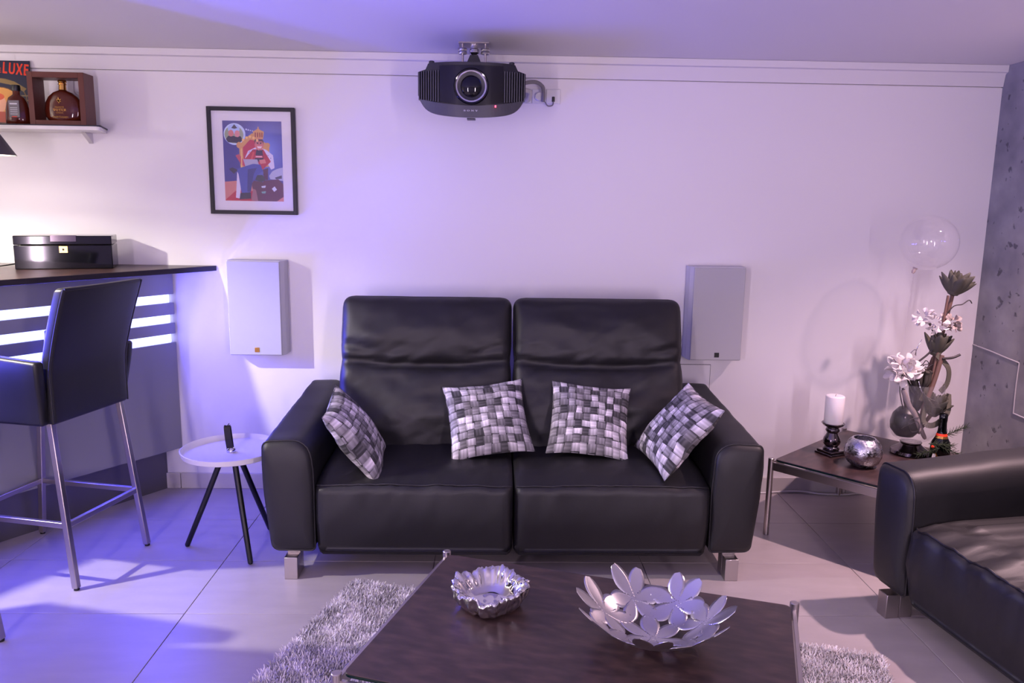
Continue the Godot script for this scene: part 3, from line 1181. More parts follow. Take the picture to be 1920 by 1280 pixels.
	for k in 9:
		fill_oval(im, 0.44 + 0.045 * k, 0.385 - 0.03 * sin(k * 0.45) + (0.02 * maxf(0.0, k - 5.0)), 0.006, 0.006, Color(0.2, 0.16, 0.24))
	for k in 5:
		fill_oval(im, 0.34 + 0.06 * k, 0.235 - 0.04 * sin(k * 0.8), 0.022, 0.016, Color(0.95, 0.78, 0.46))
	fill_poly(im, [[0.29, 0.58], [0.30, 0.34], [0.315, 0.34], [0.31, 0.58]], Color(0.95, 0.78, 0.46))
	fill_poly(im, [[0.44, 0.5], [0.5, 0.38], [0.53, 0.38], [0.48, 0.5]], Color(0.84, 0.30, 0.28))
	fill_poly(im, [[0.545, 0.446], [0.55, 0.436], [0.65, 0.436], [0.655, 0.446]], Color(0.96, 0.86, 0.86))
	# laptop, legs, shoes
	fill_poly(im, [[0.33, 0.475], [0.57, 0.475], [0.6, 0.55], [0.36, 0.56]], Color(0.68, 0.68, 0.78))
	fill_poly(im, [[0.2, 0.6], [0.5, 0.53], [0.62, 0.54], [0.66, 0.62], [0.5, 0.7], [0.42, 0.9], [0.28, 0.9], [0.24, 0.66]], Color(0.24, 0.30, 0.64))
	fill_poly(im, [[0.4, 0.6], [0.56, 0.58], [0.5, 0.66], [0.44, 0.88], [0.38, 0.88]], Color(0.16, 0.20, 0.46))
	fill_poly(im, [[0.08, 0.6], [0.14, 0.58], [0.23, 0.61], [0.16, 0.66]], ink)
	fill_poly(im, [[0.26, 0.9], [0.44, 0.89], [0.44, 0.97], [0.24, 0.98]], ink)
	# car, cases, hat
	fill_poly(im, [[0.76, 0.68], [0.82, 0.62], [0.9, 0.59], [1.0, 0.57], [1.0, 0.74], [0.78, 0.72]], Color(0.70, 0.72, 0.82))
	fill_poly(im, [[0.86, 0.7], [0.98, 0.67], [0.98, 0.71], [0.88, 0.72]], Color(0.2, 0.2, 0.3))
	fill_poly(im, [[0.46, 0.78], [0.5, 0.74], [0.66, 0.76], [0.66, 1.0], [0.5, 1.0]], Color(0.34, 0.16, 0.22))
	fill_poly(im, [[0.66, 0.74], [0.92, 0.72], [1.0, 0.78], [1.0, 0.94], [0.88, 1.0], [0.62, 1.0]], Color(0.36, 0.13, 0.24))
	fill_poly(im, [[0.66, 0.6], [0.75, 0.58], [0.74, 0.73], [0.67, 0.73]], Color(0.30, 0.12, 0.26))
	fill_poly(im, [[0.8, 0.84], [0.85, 0.81], [0.89, 0.85], [0.84, 0.88]], Color(0.84, 0.86, 0.94))
	fill_poly(im, [[0.62, 0.88], [0.7, 0.87], [0.69, 0.9], [0.63, 0.9]], Color(0.44, 0.66, 0.62))
	fill_poly(im, [[0.62, 0.81], [0.7, 0.80], [0.69, 0.83], [0.63, 0.83]], Color(0.80, 0.84, 0.92))
	fill_poly(im, [[0.52, 0.73], [0.56, 0.67], [0.65, 0.67], [0.7, 0.73], [0.62, 0.76]], Color(0.18, 0.22, 0.22))
	fill_poly(im, [[0.44, 0.99], [0.48, 0.84], [0.53, 0.86], [0.56, 1.0]], Color(0.60, 0.40, 0.42))
	var pm := mat("print_picture", Color(1, 1, 1), 0.5)
	pm.albedo_texture = ImageTexture.create_from_image(im)
	pm.texture_repeat = false
	var pw := 0.292
	var ph := 0.392
	meshpart("art_print", sheet(func(u: float, v: float) -> Vector3: return Vector3((u - 0.5) * pw + 0.002, 0.066 + v * ph, 0.0125), 1, 1), pm, t, Transform3D(), "colour print of a crowned man on a throne")
	s = ST()
	box(s, Vector3(-w / 2 + 0.015, 0.015, 0.018), Vector3(w / 2 - 0.015, h - 0.015, 0.0195), 0.0003)
	part("glass_pane", s, M.picture_glass, t)

func projector() -> void:
	var t := thing("projector", "dark grey video projector with a large round lens hanging from the ceiling", "projector", Vector3(-0.103, 2.018, 0.6))
	var top := func(x: float) -> float:
		var a := absf(x)
		if a < 0.186:
			return 0.101
		if a < 0.198:
			return lerpf(0.101, 0.076, (a - 0.186) / 0.012)
		return lerpf(0.076, 0.068, (a - 0.198) / 0.035)
	var bot := func(x: float) -> float:
		var a := absf(x) / 0.234
		return -0.128 + 0.034 * pow(a, 2.2) + 0.065 * pow(a, 9.0)
	var zf := func(x: float) -> float:
		return -0.085 * pow(absf(x) / 0.234, 2.4)
	var slab := func(x0: float, x1: float, y0: Callable, y1: Callable, zb: float, lift: float, nx: int, st: SurfaceTool) -> void:
		var rings := []
		for i in nx + 1:
			var x := lerpf(x0, x1, float(i) / nx)
			var a: float = y0.call(x)
			var b: float = y1.call(x)
			var z: float = zf.call(x) + lift
			var zz := zb if zb < -0.2 else z + zb
			rings.append(PackedVector3Array([Vector3(x, a, z), Vector3(x, b, z), Vector3(x, b, zz), Vector3(x, a + (0.06 if zb < -0.2 else 0.0), zz)]))
		flat_loft(st, rings)
	var s := ST()
	slab.call(-0.234, 0.234, bot, top, -0.5, 0.0, 40, s)
	part("casing", s, M.projector_black, t)
	s = ST()
	slab.call(-0.136, 0.136, func(x: float) -> float: return -0.078 + 0.02 * pow(absf(x) / 0.14, 2.0), func(_x: float) -> float: return 0.086, -0.006, 0.004, 20, s)
	part("front_panel", s, M.projector_gloss, t, "glossy black front panel")
	s = ST()
	slab.call(-0.226, 0.226, func(x: float) -> float: return bot.call(x) + 0.001, func(x: float) -> float: return -0.079 + 0.034 * pow(absf(x) / 0.23, 2.0), -0.006, 0.008, 32, s)
	part("chin_panel", s, M.projector_grey, t, "grey lower front panel")
	s = ST()
	slab.call(-0.13, 0.13, func(_x: float) -> float: return 0.088, func(_x: float) -> float: return 0.096, -0.006, 0.006, 16, s)
	part("upper_lip", s, M.projector_black, t)
	for sx in [-1.0, 1.0]:
		for k in 9:
			var x: float = sx * lerpf(0.142, 0.228, k / 8.0)
			var z: float = zf.call(x)
			s = ST()
			box(s, Vector3(x - 0.0022, -0.062 + 0.012 * k / 8.0, z - 0.012), Vector3(x + 0.0022, 0.068, z + 0.009), 0.0006)
			part("grille_fin", s, M.projector_grey, t)
	var face := Basis(Vector3.RIGHT, PI / 2)  # lathe axis towards the room
	s = ST()
	lathe(s, [Vector2(0.056, 0.0), Vector2(0.075, 0.0), Vector2(0.075, 0.014), Vector2(0.071, 0.02), Vector2(0.066, 0.019), Vector2(0.066, 0.004), Vector2(0.056, 0.004), Vector2(0.056, 0.0)], 48, Transform3D(face, Vector3.ZERO))
	var lens := part("lens_surround", s, M.projector_gloss, t)
	s = ST()
	lathe(s, [Vector2(0.059, 0.004), Vector2(0.0655, 0.004), Vector2(0.0655, 0.016), Vector2(0.059, 0.013), Vector2(0.059, 0.004)], 48, Transform3D(face, Vector3.ZERO))
	for k in 72:
		var th := TAU * k / 72
		var d := Vector3(cos(th), sin(th), 0)
		rbox(s, d * 0.0622 + Vector3(0, 0, 0.0152), Vector3(0.006, 0.0022, 0.005), 0.0005, 1, Vector3i.ONE, null, Basis(Vector3.BACK, th))
	part("knurled_ring", s, M.satin_silver, lens, "knurled silver ring")
	s = ST()
	lathe(s, [Vector2(0.0, 0.001), Vector2(0.058, 0.001), Vector2(0.058, 0.008), Vector2(0.046, 0.006), Vector2(0.0, 0.006)], 40, Transform3D(face, Vector3.ZERO))
	part("lens_barrel", s, M.projector_black, lens)
	s = ST()
	lathe(s, [Vector2(0.046, 0.0055), Vector2(0.040, 0.011), Vector2(0.028, 0.0155), Vector2(0.014, 0.018), Vector2(0.0, 0.0188)], 40, Transform3D(face, Vector3.ZERO))
	part("lens_glass", s, M.lens_glass, lens)
	s = ST()
	box(s, Vector3(0.101, -0.084, -0.01), Vector3(0.107, -0.076, 0.009), 0.001)
	part("status_light", s, M.signal_red, t, "small red status light")
	lettering(t, "lettering", "S O N Y", 0.006, Transform3D(Basis(), Vector3(-0.002, -0.1, 0.0085)), M.print_white, true, true, 2.1)
	s = ST()
	box(s, Vector3(-0.018, -0.1345, -0.06), Vector3(0.018, -0.129, -0.004), 0.001)
	part("front_foot", s, M.projector_black, t)
	for sx in [-1.0, 1.0]:
		s = ST()
		lathe(s, [Vector2(0, 0.1), Vector2(0.012, 0.1), Vector2(0.012, 0.107), Vector2(0.008, 0.11), Vector2(0, 0.11)], 16, at(Vector3(sx * 0.172, 0, -0.05)))
		part("foot_cap", s, M.projector_black, t)
	s = ST()
	box(s, Vector3(-0.12, 0.1, -0.4), Vector3(0.13, 0.107, -0.1), 0.001)
	part("top_plate", s, M.projector_black, t)
	# bracket to the ceiling, standing behind the front
	var mt := thing("ceiling_mount", "steel ceiling bracket with nuts and threaded rods above the projector", "bracket", Vector3(-0.1, HC, 0.28))
	s = ST()
	box(s, Vector3(-0.07, -0.006, -0.06), Vector3(0.07, 0.0, 0.06), 0.001)
	part("ceiling_plate", s, M.brushed_steel, mt)
	s = ST()
	lathe(s, [Vector2(0, -0.05), Vector2(0.012, -0.05), Vector2(0.024, -0.042), Vector2(0.024, -0.028), Vector2(0.018, -0.024), Vector2(0.018, -0.006), Vector2(0, -0.006)], 6, at(Vector3(0, 0, 0.02)))
	part("ball_joint", s, M.chrome, mt)
	for sx in [-1.0, 1.0]:
		s = ST()
		tube(s, [Vector3(sx * 0.052, -0.006, 0.03), Vector3(sx * 0.052, -0.108, 0.03)], 0.005, 10)
		part("threaded_rod", s, M.brushed_steel, mt)
		for y in [-0.03, -0.044]:
			s = ST()
			lathe(s, [Vector2(0, -0.006), Vector2(0.02, -0.006), Vector2(0.022, 0.0), Vector2(0.02, 0.006), Vector2(0, 0.006)], 6, at(Vector3(sx * 0.052, y, 0.03), 0.3))
			part("nut", s, M.satin_silver, mt)
		s = ST()
		lathe(s, [Vector2(0, -0.003), Vector2(0.019, -0.003), Vector2(0.019, 0.001), Vector2(0, 0.001)], 16, at(Vector3(sx * 0.052, -0.088, 0.03)))
		part("washer", s, M.brushed_steel, mt)
	s = ST()
	prism(s, PackedVector2Array([Vector2(-0.052, -0.124), Vector2(0.052, -0.124), Vector2(0.03, -0.08), Vector2(0.018, -0.052), Vector2(-0.018, -0.052), Vector2(-0.03, -0.08)]), Transform3D(Basis(), Vector3(0, 0, -0.01)), 0.04, 0.002)
	part("yoke", s, M.projector_black, mt)
	# sockets and cables
	var so := thing("power_socket", "white triple wall socket with a plug behind the projector", "socket", Vector3(0.25, 2.06, 0.0))
	for k in 3:
		var x := -0.103 + k * 0.071
		s = ST()
		rbox(s, Vector3(x, 0, 0.005), Vector3(0.07, 0.07, 0.01), 0.003, 2)
		part("plate", s, M.white_plastic, so)
	s = ST()
	lathe(s, [Vector2(0, 0.01), Vector2(0.021, 0.01), Vector2(0.021, 0.034), Vector2(0.018, 0.037), Vector2(0, 0.037)], 24, Transform3D(face, Vector3(-0.032, -0.004, 0)))
	part("plug", s, M.white_plastic, so)
	s = ST()
	rbox(s, Vector3(0.039, -0.014, 0.012), Vector3(0.014, 0.026, 0.012), 0.004, 2)
	part("connector", s, M.black_enamel, so)
	s = ST()
	tube(s, smooth_path([Vector3(0.10, 2.07, 0.14), Vector3(0.135, 2.10, 0.14), Vector3(0.19, 2.113, 0.11), Vector3(0.228, 2.10, 0.075), Vector3(0.237, 2.07, 0.06), Vector3(0.236, 2.03, 0.045), Vector3(0.232, 2.045, 0.036)].slice(0, 6), 10), 0.0095, 10)
	single("power_cable", s, M.cable_grey, "thick grey cable looping from the projector to the plug", "cable")
	s = ST()
	tube(s, smooth_path([Vector3(0.232, 2.05, 0.04), Vector3(0.245, 2.03, 0.04), Vector3(0.262, 2.012, 0.03), Vector3(0.284, 2.016, 0.024), Vector3(0.289, 2.034, 0.02)], 8), 0.003, 8)
	single("antenna_cable", s, M.cable_grey, "thin grey cable running from the plug to the last socket", "cable")
	s = ST()
	tube(s, smooth_path([Vector3(0.10, 2.055, 0.1), Vector3(0.14, 2.075, 0.09), Vector3(0.17, 2.07, 0.075), Vector3(0.165, 2.04, 0.06), Vector3(0.15, 2.03, 0.045)], 8), 0.011, 10)
	single("video_cable", s, M.cable_white, "pale cable bending behind the side of the projector", "cable")

# ------------------------------------------------------------------ small tables
func tray_table() -> void:
	var t := thing("tray_table", "round white tray table on three slanted black legs with a strap handle", "side table", Vector3(-1.138, 0, 0.745))
	var s := ST()
	lathe(s, [Vector2(0, 0.434), Vector2(0.19, 0.434), Vector2(0.205, 0.44), Vector2(0.211, 0.462), Vector2(0.208, 0.4635), Vector2(0.202, 0.446), Vector2(0.19, 0.4405), Vector2(0, 0.4405)], 64, Transform3D(), 50.0)
	part("tray", s, M.white_enamel, t)
	var feet := [Vector3(-0.213, 0.0, 0.0), Vector3(0.118, 0.0, 0.174), Vector3(0.1, 0.0, -0.19)]
	for f in feet:
		s = ST()
		var top: Vector3 = f * 0.16 + Vector3(0, 0.434, 0)
		tube(s, [f + Vector3(0, 0.002, 0), f + Vector3(0, 0.008, 0), f.lerp(top, 0.5), top], [0.009, 0.0115, 0.0125, 0.0125], 14)
		part("leg", s, M.black_enamel, t)
	s = ST()
	var r := []
	for p in smooth_path([Vector3(-0.002, 0.445, 0.006), Vector3(-0.008, 0.5, 0.008), Vector3(-0.012, 0.55, 0.006), Vector3(-0.012, 0.557, 0.0), Vector3(-0.012, 0.55, -0.006), Vector3(-0.008, 0.5, -0.008), Vector3(-0.002, 0.445, -0.006)], 5):
		r.append(p)
	for i in r.size() - 1:
		bar(s, r[i], r[i + 1], 0.028, 0.003, Vector3.BACK)
	part("strap_handle", s, M.leather_strap, t, "dark leather strap handle")
	s = ST()
	lathe(s, [Vector2(0.02, 0.44), Vector2(0.021, 0.448), Vector2(0.016, 0.458), Vector2(0.008, 0.463), Vector2(0, 0.464)], 24)
	part("knob", s, M.chrome, t, "chrome knob")

func coffee_table() -> void:
	var bl := Vector3(-0.145, 0, 1.607)
	var e1 := Vector3(1.0495, 0, 0.345)
	var ex := e1.normalized()
	var ez := Vector3(-ex.z, 0, ex.x)
	var w := e1.length()
	var d := 0.745
	var t := thing("coffee_table", "low dark brown coffee table with round steel corner legs on the shag rug", "coffee table", bl + ex * w / 2 + ez * d / 2)
	t.basis = Basis(ex, Vector3.UP, ez)
	table_parts(t, w, d, 0.372, 0.011)
	# crumpled silver dish
	var a := thing("crumpled_dish", "small crumpled silver metal dish on the dark coffee table", "dish", Vector3(0.002, 0.3725, 1.965), 0.72)
	a.scale = Vector3.ONE * 1.08
	var s := ST()
	var prof := [[0.0, 0.0], [0.055, 0.0], [0.075, 0.006], [0.09, 0.03], [0.098, 0.058], [0.094, 0.063], [0.078, 0.052], [0.058, 0.026], [0.04, 0.017], [0.0, 0.015]]
	var rings := []
	var n := 150
	for k in prof.size() - 1:
		for sub in 4:
			var f := sub / 4.0
			var pr := lerpf(prof[k][0], prof[k + 1][0], f)
			var py := lerpf(prof[k][1], prof[k + 1][1], f)
			var ring := PackedVector3Array()
			for i in n:
				var th := TAU * i / n
				var sq := 1.0 / pow(pow(absf(cos(th)), 4.0) + pow(absf(sin(th)), 4.0), 0.25)
				var amp := smoothstep(0.04, 0.09, pr)
				var fold := absf(nz.get_noise_2d(cos(th) * 2.1 + 5.0, sin(th) * 2.1)) * 1.7
				var fine := nz.get_noise_3d(cos(th) * 2.6, sin(th) * 2.6, py * 26.0 + pr * 16.0)
				var rr := pr * (0.60 + 0.40 * sq) * (1.0 + amp * (0.14 * fold - 0.05 + 0.10 * fine))
				var yy := py + amp * smoothstep(0.03, 0.06, py) * (0.016 * nz.get_noise_2d(cos(th) * 2.4, sin(th) * 2.4 + 9.0) + 0.012 * fine)
				ring.append(Vector3(rr * cos(th), yy, -rr * sin(th)))
			rings.append(ring)
	loft(s, rings, false)
	part("dish_body", s, M.chrome, a)
	# bowl of cut-out flowers
	var b := thing("flower_bowl", "silver metal bowl made of cut out flower shapes on the coffee table", "bowl", Vector3(0.443, 0.374, 2.15), 0.2)
	b.scale = Vector3.ONE * 1.13
	var cup := func(p: Vector2) -> float:
		var r := p.length()
		return 0.002 + 0.100 * pow(r / 0.19, 2.1)
	var petal := func(st: SurfaceTool, c: Vector2, th: float, ln: float, wd: float) -> void:
		var rr := []
		for i in 13:
			var q := i / 12.0
			var hw: float = wd * (0.16 + 0.84 * pow(sin(PI * clampf(0.06 + q * 0.86, 0.0, 1.0)), 1.1) * (0.45 + 0.75 * q))
			if i == 12:
				hw = wd * 0.30
			var ring := PackedVector3Array()
			var ctr := c + Vector2(cos(th), sin(th)) * ln * q
			var sd := Vector2(-sin(th), cos(th))
			for u in [-1.0, -0.6, 0.0, 0.6, 1.0]:
				var pp: Vector2 = ctr + sd * hw * u
				ring.append(Vector3(pp.x, cup.call(pp) + 0.0014, pp.y))
			for u in [1.0, 0.6, 0.0, -0.6, -1.0]:
				var pp: Vector2 = ctr + sd * hw * u
				ring.append(Vector3(pp.x, cup.call(pp) - 0.0002, pp.y))
			rr.append(ring)
		flat_loft_smooth(st, rr)
	rng.seed = 5
	var flowers_at := [[0.0, 0.0, 0.078]]
	for k in 7:
		var th := TAU * k / 7 + 0.2
		flowers_at.append([0.122 * cos(th), 0.122 * sin(th), 0.068])
	for fl in flowers_at:
		s = ST()
		var c := Vector2(fl[0], fl[1])
		var off: float = c.angle() if c.length() > 0.01 else 0.3
		var np := 6
		for k in np:
			petal.call(s, c, off + TAU * (k + 0.5) / np + rng.randf_range(-0.1, 0.1), fl[2] * rng.randf_range(0.88, 1.12), 0.025 * rng.randf_range(0.85, 1.1))
		part("flower_cutout", s, M.satin_silver, b)

func flat_loft_smooth(s: SurfaceTool, rings: Array) -> void:
	loft(s, rings, true)

func table_parts(t: Node3D, w: float, d: float, h: float, y0 := 0.0) -> void:
	var s := ST()
	var poly := rounded_poly([[-w / 2 + 0.012, -d / 2 + 0.012, 0.02], [w / 2 - 0.012, -d / 2 + 0.012, 0.02], [w / 2 - 0.012, d / 2 - 0.012, 0.02], [-w / 2 + 0.012, d / 2 - 0.012, 0.02]], 4)
	prism(s, poly, Transform3D(Basis(Vector3.RIGHT, -PI / 2), Vector3(0, h - 0.003, 0)), 0.003, 0.0008)
	part("table_top", s, M.dark_board, t)
	s = ST()
	prism(s, poly, Transform3D(Basis(Vector3.RIGHT, -PI / 2), Vector3(0, h - 0.0105, 0)), 0.0075, 0.0008)
	part("glass_edge", s, M.green_glass_edge, t, "dark green glass edge")
	for sx in [-1.0, 1.0]:
		for sz in [-1.0, 1.0]:
			s = ST()
			var r := 0.0135
			lathe(s, [Vector2(0, y0), Vector2(r - 0.002, y0), Vector2(r, y0 + 0.002), Vector2(r, h + 0.004), Vector2(r - 0.002, h + 0.006), Vector2(0, h + 0.006)], 24, at(Vector3(sx * w / 2, 0, sz * d / 2)))
			part("leg", s, M.brushed_steel, t)
	for sx in [-1.0, 1.0]:
		s = ST()
		box(s, Vector3(sx * (w / 2) - 0.006, h - 0.05, -d / 2 + 0.012), Vector3(sx * (w / 2) + 0.006, h - 0.012, d / 2 - 0.012), 0.001)
		part("apron", s, M.brushed_steel, t)
		s = ST()
		box(s, Vector3(-w / 2 + 0.012, h - 0.05, sx * (d / 2) - 0.006), Vector3(w / 2 - 0.012, h - 0.012, sx * (d / 2) + 0.006), 0.001)
		part("apron", s, M.brushed_steel, t)

func rug() -> void:
	var ex := Vector3(0.9615, 0, 0.275)
	var ez := Vector3(-0.275, 0, 0.9615)
	var w := 1.97
	var d := 1.4
	var o := Vector3(-0.546, 0, 1.118) + ex * w / 2 + ez * d / 2
	var t := thing("shag_rug", "mottled grey shaggy rug lying under the coffee table", "rug", o)
	t.basis = Basis(ex, Vector3.UP, ez)
	var s := ST()
	rbox(s, Vector3(0, 0.005, 0), Vector3(w, 0.01, d), 0.004, 1)
	part("backing", s, M.rug_back, t)
	# one tuft of bent yarn ends, copied all over
	s = ST()
	rng.seed = 77
	for k in 6:
		var th := TAU * k / 6 + rng.randf() * 0.6
		var dir := Vector3(cos(th), 0, sin(th))
		var side := Vector3(-sin(th), 0, cos(th)) * 0.0021
		var base := dir * 0.002
		var lean := rng.randf_range(0.006, 0.02)
		var hh := rng.randf_range(0.016, 0.026)
		var p := [base, base + dir * lean * 0.35 + Vector3(0, hh * 0.6, 0), base + dir * lean + Vector3(0, hh, 0)]
		s.set_smooth_group(sg)
		sg += 1
		for i in 2:
			var k0 := 1.0 if i == 0 else 0.9
			var k1 := 0.9 if i == 0 else 0.35
			var a: Vector3 = p[i] - side * k0
			var b: Vector3 = p[i] + side * k0
			var c: Vector3 = p[i + 1] + side * k1
			var e: Vector3 = p[i + 1] - side * k1
			for v in [a, b, c, a, c, e]:
				s.add_vertex(v)
	var tuft := built(s)
	var mm := MultiMesh.new()
	mm.transform_format = MultiMesh.TRANSFORM_3D
	mm.use_colors = true
	mm.mesh = tuft
	var step := 0.0088
	var nx := int(w / step)
	var ny := int(d / step)
	mm.instance_count = nx * ny
	var idx := 0
	for i in nx:
		for j in ny:
			var x := -w / 2 + (i + rng.randf()) * step
			var z := -d / 2 + (j + rng.randf()) * step
			var sc := rng.randf_range(0.75, 1.25)
			var bs := Basis(Vector3.UP, rng.randf() * TAU) * Basis(Vector3.RIGHT, rng.randf_range(-0.35, 0.35))
			mm.set_instance_transform(idx, Transform3D(bs.scaled(Vector3(sc, sc, sc)), Vector3(x, 0.009, z)))
			var patch := nz.get_noise_2d(x * 8.0, z * 8.0) + 0.6 * nz.get_noise_2d(x * 26.0, z * 26.0 + 4.0)
			var v := 0.66 + 0.42 * patch + rng.randf_range(-0.2, 0.2)
			v = clampf(v, 0.12, 0.95)
			mm.set_instance_color(idx, Color(v, v * 0.94, v * 0.94))
			idx += 1
	var mi := MultiMeshInstance3D.new()
	mi.name = "pile"
	mi.multimesh = mm
	mi.material_override = M.rug_pile
	mi.set_meta("kind", "stuff")
	t.add_child(mi)

func end_table() -> void:
	var ex := Vector3(0.737, 0, -0.676)
	var ez := Vector3(0.676, 0, 0.737)
	var c := Vector3(1.31, 0, 0.575) + ex * 0.39 + ez * 0.39
	var t := thing("end_table", "square dark end table with a green glass edge between sofa and armchair", "side table", c)
	t.basis = Basis(ex, Vector3.UP, ez)
	table_parts(t, 0.78, 0.78, 0.372)
	var y := 0.3725
	# candle holder and candle
	var h := thing("candle_holder", "turned dark chrome candle holder with square base on the end table", "candle holder", Vector3(1.627, y, 0.487), 0.42)
	var s := ST()
	box(s, Vector3(-0.052, 0, -0.052), Vector3(0.052, 0.011, 0.052), 0.003)
	box(s, Vector3(-0.046, 0.011, -0.046), Vector3(0.046, 0.022, 0.046), 0.003)
	part("base", s, M.smoked_chrome, h)
	s = ST()
	lathe(s, [Vector2(0, 0.021), Vector2(0.036, 0.022), Vector2(0.039, 0.03), Vector2(0.034, 0.038), Vector2(0.03, 0.041), Vector2(0.037, 0.052), Vector2(0.041, 0.064), Vector2(0.037, 0.08), Vector2(0.027, 0.098), Vector2(0.024, 0.106), Vector2(0.029, 0.111), Vector2(0.033, 0.118), Vector2(0.03, 0.126), Vector2(0.026, 0.131), Vector2(0.034, 0.136), Vector2(0.046, 0.143), Vector2(0.053, 0.152), Vector2(0.051, 0.154), Vector2(0.044, 0.151), Vector2(0, 0.149)], 36, Transform3D(), 60.0)
	part("turned_stem", s, M.smoked_chrome, h)
	var cd := thing("pillar_candle", "white pillar candle standing on the dark chrome holder", "candle", Vector3(1.627, y + 0.1515, 0.487))
	s = ST()
	lathe(s, [Vector2(0, 0), Vector2(0.041, 0), Vector2(0.0435, 0.003), Vector2(0.0435, 0.128), Vector2(0.041, 0.134), Vector2(0.036, 0.136), Vector2(0.02, 0.133), Vector2(0, 0.131)], 36, Transform3D(), 60.0)
	part("wax", s, M.wax, cd)
	s = ST()
	tube(s, [Vector3(0, 0.129, 0), Vector3(0.001, 0.137, 0), Vector3(0.003, 0.141, 0)], 0.0012, 6)
	part("wick", s, M.twig_dark, cd)
	# round silver vase
	s = ST()
	lathe(s, [Vector2(0, 0), Vector2(0.04, 0), Vector2(0.05, 0.004), Vector2(0.07, 0.022), Vector2(0.081, 0.048), Vector2(0.083, 0.07), Vector2(0.077, 0.096), Vector2(0.064, 0.118), Vector2(0.052, 0.13), Vector2(0.048, 0.132), Vector2(0.045, 0.13), Vector2(0.058, 0.116), Vector2(0.072, 0.094), Vector2(0.077, 0.07), Vector2(0.074, 0.045), Vector2(0.06, 0.022), Vector2(0.03, 0.009), Vector2(0, 0.008)], 48, Transform3D(), 70.0)
	single("silver_globe_vase", s, M.crackle_silver, "round crackled silver tealight globe on the end table", "vase", Vector3(1.70, y, 0.66))
	# cord along the skirting
	s = ST()
	tube(s, smooth_path([Vector3(1.1, 0.006, 0.04), Vector3(1.45, 0.006, 0.035), Vector3(1.55, 0.010, 0.03), Vector3(1.68, 0.012, 0.026), Vector3(1.8, 0.006, 0.05), Vector3(1.92, 0.006, 0.055), Vector3(2.05, 0.006, 0.03), Vector3(2.5, 0.006, 0.03)], 6), 0.005, 8)
	single("floor_cord", s, M.cable_white, "pale cord lying on the floor along the skirting tiles", "cord")

# ------------------------------------------------------------------ dried flowers
func leaf_mesh(ln: float, wd: float, curl: float, cupd: float, th := 0.003, blunt := false) -> ArrayMesh:
	# grows along +y, opens towards +z
	var s := ST()
	var rings := []
	for i in 11:
		var q := i / 10.0
		var hw := wd * pow(sin(PI * clampf(0.12 + 0.86 * q, 0.0, 1.0)), 0.9) + 0.0006
		if blunt:
			hw = wd * (0.25 + 0.75 * sin(PI * 0.5 * minf(q / 0.6, 1.0))) * sqrt(maxf(0.03, 1.0 - pow(maxf(0.0, (q - 0.55) / 0.46), 2.0)))
		var c := Vector3(0, ln * q, -curl * q * q * ln)
		var r := PackedVector3Array()
		for u in [-1.0, -0.5, 0.0, 0.5, 1.0]:
			r.append(c + Vector3(hw * u, 0, cupd * (u * u) * hw))
		for u in [1.0, 0.5, 0.0, -0.5, -1.0]:
			r.append(c + Vector3(hw * u, 0, cupd * (u * u) * hw - th * (1.0 - 0.7 * absf(u)) * (1.0 - 0.6 * q)))
		rings.append(r)
	loft(s, rings, false)
	return built(s)

func artichoke(t: Node3D, c: Vector3, up: Vector3, r: float, spread: float, sd: int) -> void:
	rng.seed = sd
	var big := leaf_mesh(r * 1.12, r * 0.25, -0.3, 0.8, 0.006)
	var y := up.normalized()
	var x := y.cross(Vector3.BACK).normalized()
	var z := x.cross(y)
	var frame := Basis(x, y, z)
	for row in 3:
		var cnt: int = [9, 8, 5][row]
		for k in cnt:
			var th := TAU * (k + 0.5 * row) / cnt + rng.randf_range(-0.12, 0.12)
			var tilt: float = [0.95, 0.6, 0.25][row] * spread + rng.randf_range(-0.16, 0.2)
			var b := Basis(Vector3.UP, th) * Basis(Vector3.RIGHT, -tilt)
			var sc: float = rng.randf_range(0.8, 1.15) * [1.0, 0.95, 0.85][row]
			# leaf opens inwards: its cup faces the axis
			var xf := Transform3D(frame, c) * Transform3D(b, Vector3.ZERO) * Transform3D(Basis.from_scale(Vector3(sc, sc, sc)), Vector3(0, 0, -r * 0.10))
			meshpart("leaf", big, M.artichoke_leaf, t, xf)
	var s := ST()
	lathe(s, [Vector2(0, -r * 0.14), Vector2(r * 0.22, -r * 0.08), Vector2(r * 0.30, r * 0.06), Vector2(r * 0.22, r * 0.3), Vector2(0, r * 0.42)], 16, Transform3D(frame, c))
	part("heart", s, M.artichoke_leaf, t)

func blossom(t: Node3D, c: Vector3, r: float, cnt: int, m: Material, sd: int) -> void:
	rng.seed = sd
	var pm := leaf_mesh(r * 0.46, r * 0.2, 0.3, 0.6, 0.0015, true)
	for k in cnt:
		var d := Vector3(rng.randf_range(-1, 1), rng.randf_range(-0.7, 1), rng.randf_range(-1, 1)).normalized()
		var x := d.cross(Vector3(0.3, 0.9, 0.2)).normalized()
		var b := Basis(x, d, x.cross(d)) * Basis(Vector3.UP, rng.randf() * TAU)
		meshpart("petal", pm, m, t, Transform3D(b, c + d * r * rng.randf_range(0.3, 0.62)))

func sprig(s: SurfaceTool, a: Vector3, b: Vector3, ln: float, cnt: int) -> void:
	var d := (b - a).normalized()
	var x := d.cross(Vector3.UP).normalized()
	var y := x.cross(d)
	for k in cnt:
		var q := (k + 0.5) / cnt
		var p := a.lerp(b, q)
		var th := k * 2.4
		var o := (x * cos(th) + y * sin(th)) * ln * (1.0 - 0.4 * q) + d * ln * 0.8
		tube(s, [p, p + o * 0.6, p + o], [0.0012, 0.001, 0.0004], 4)

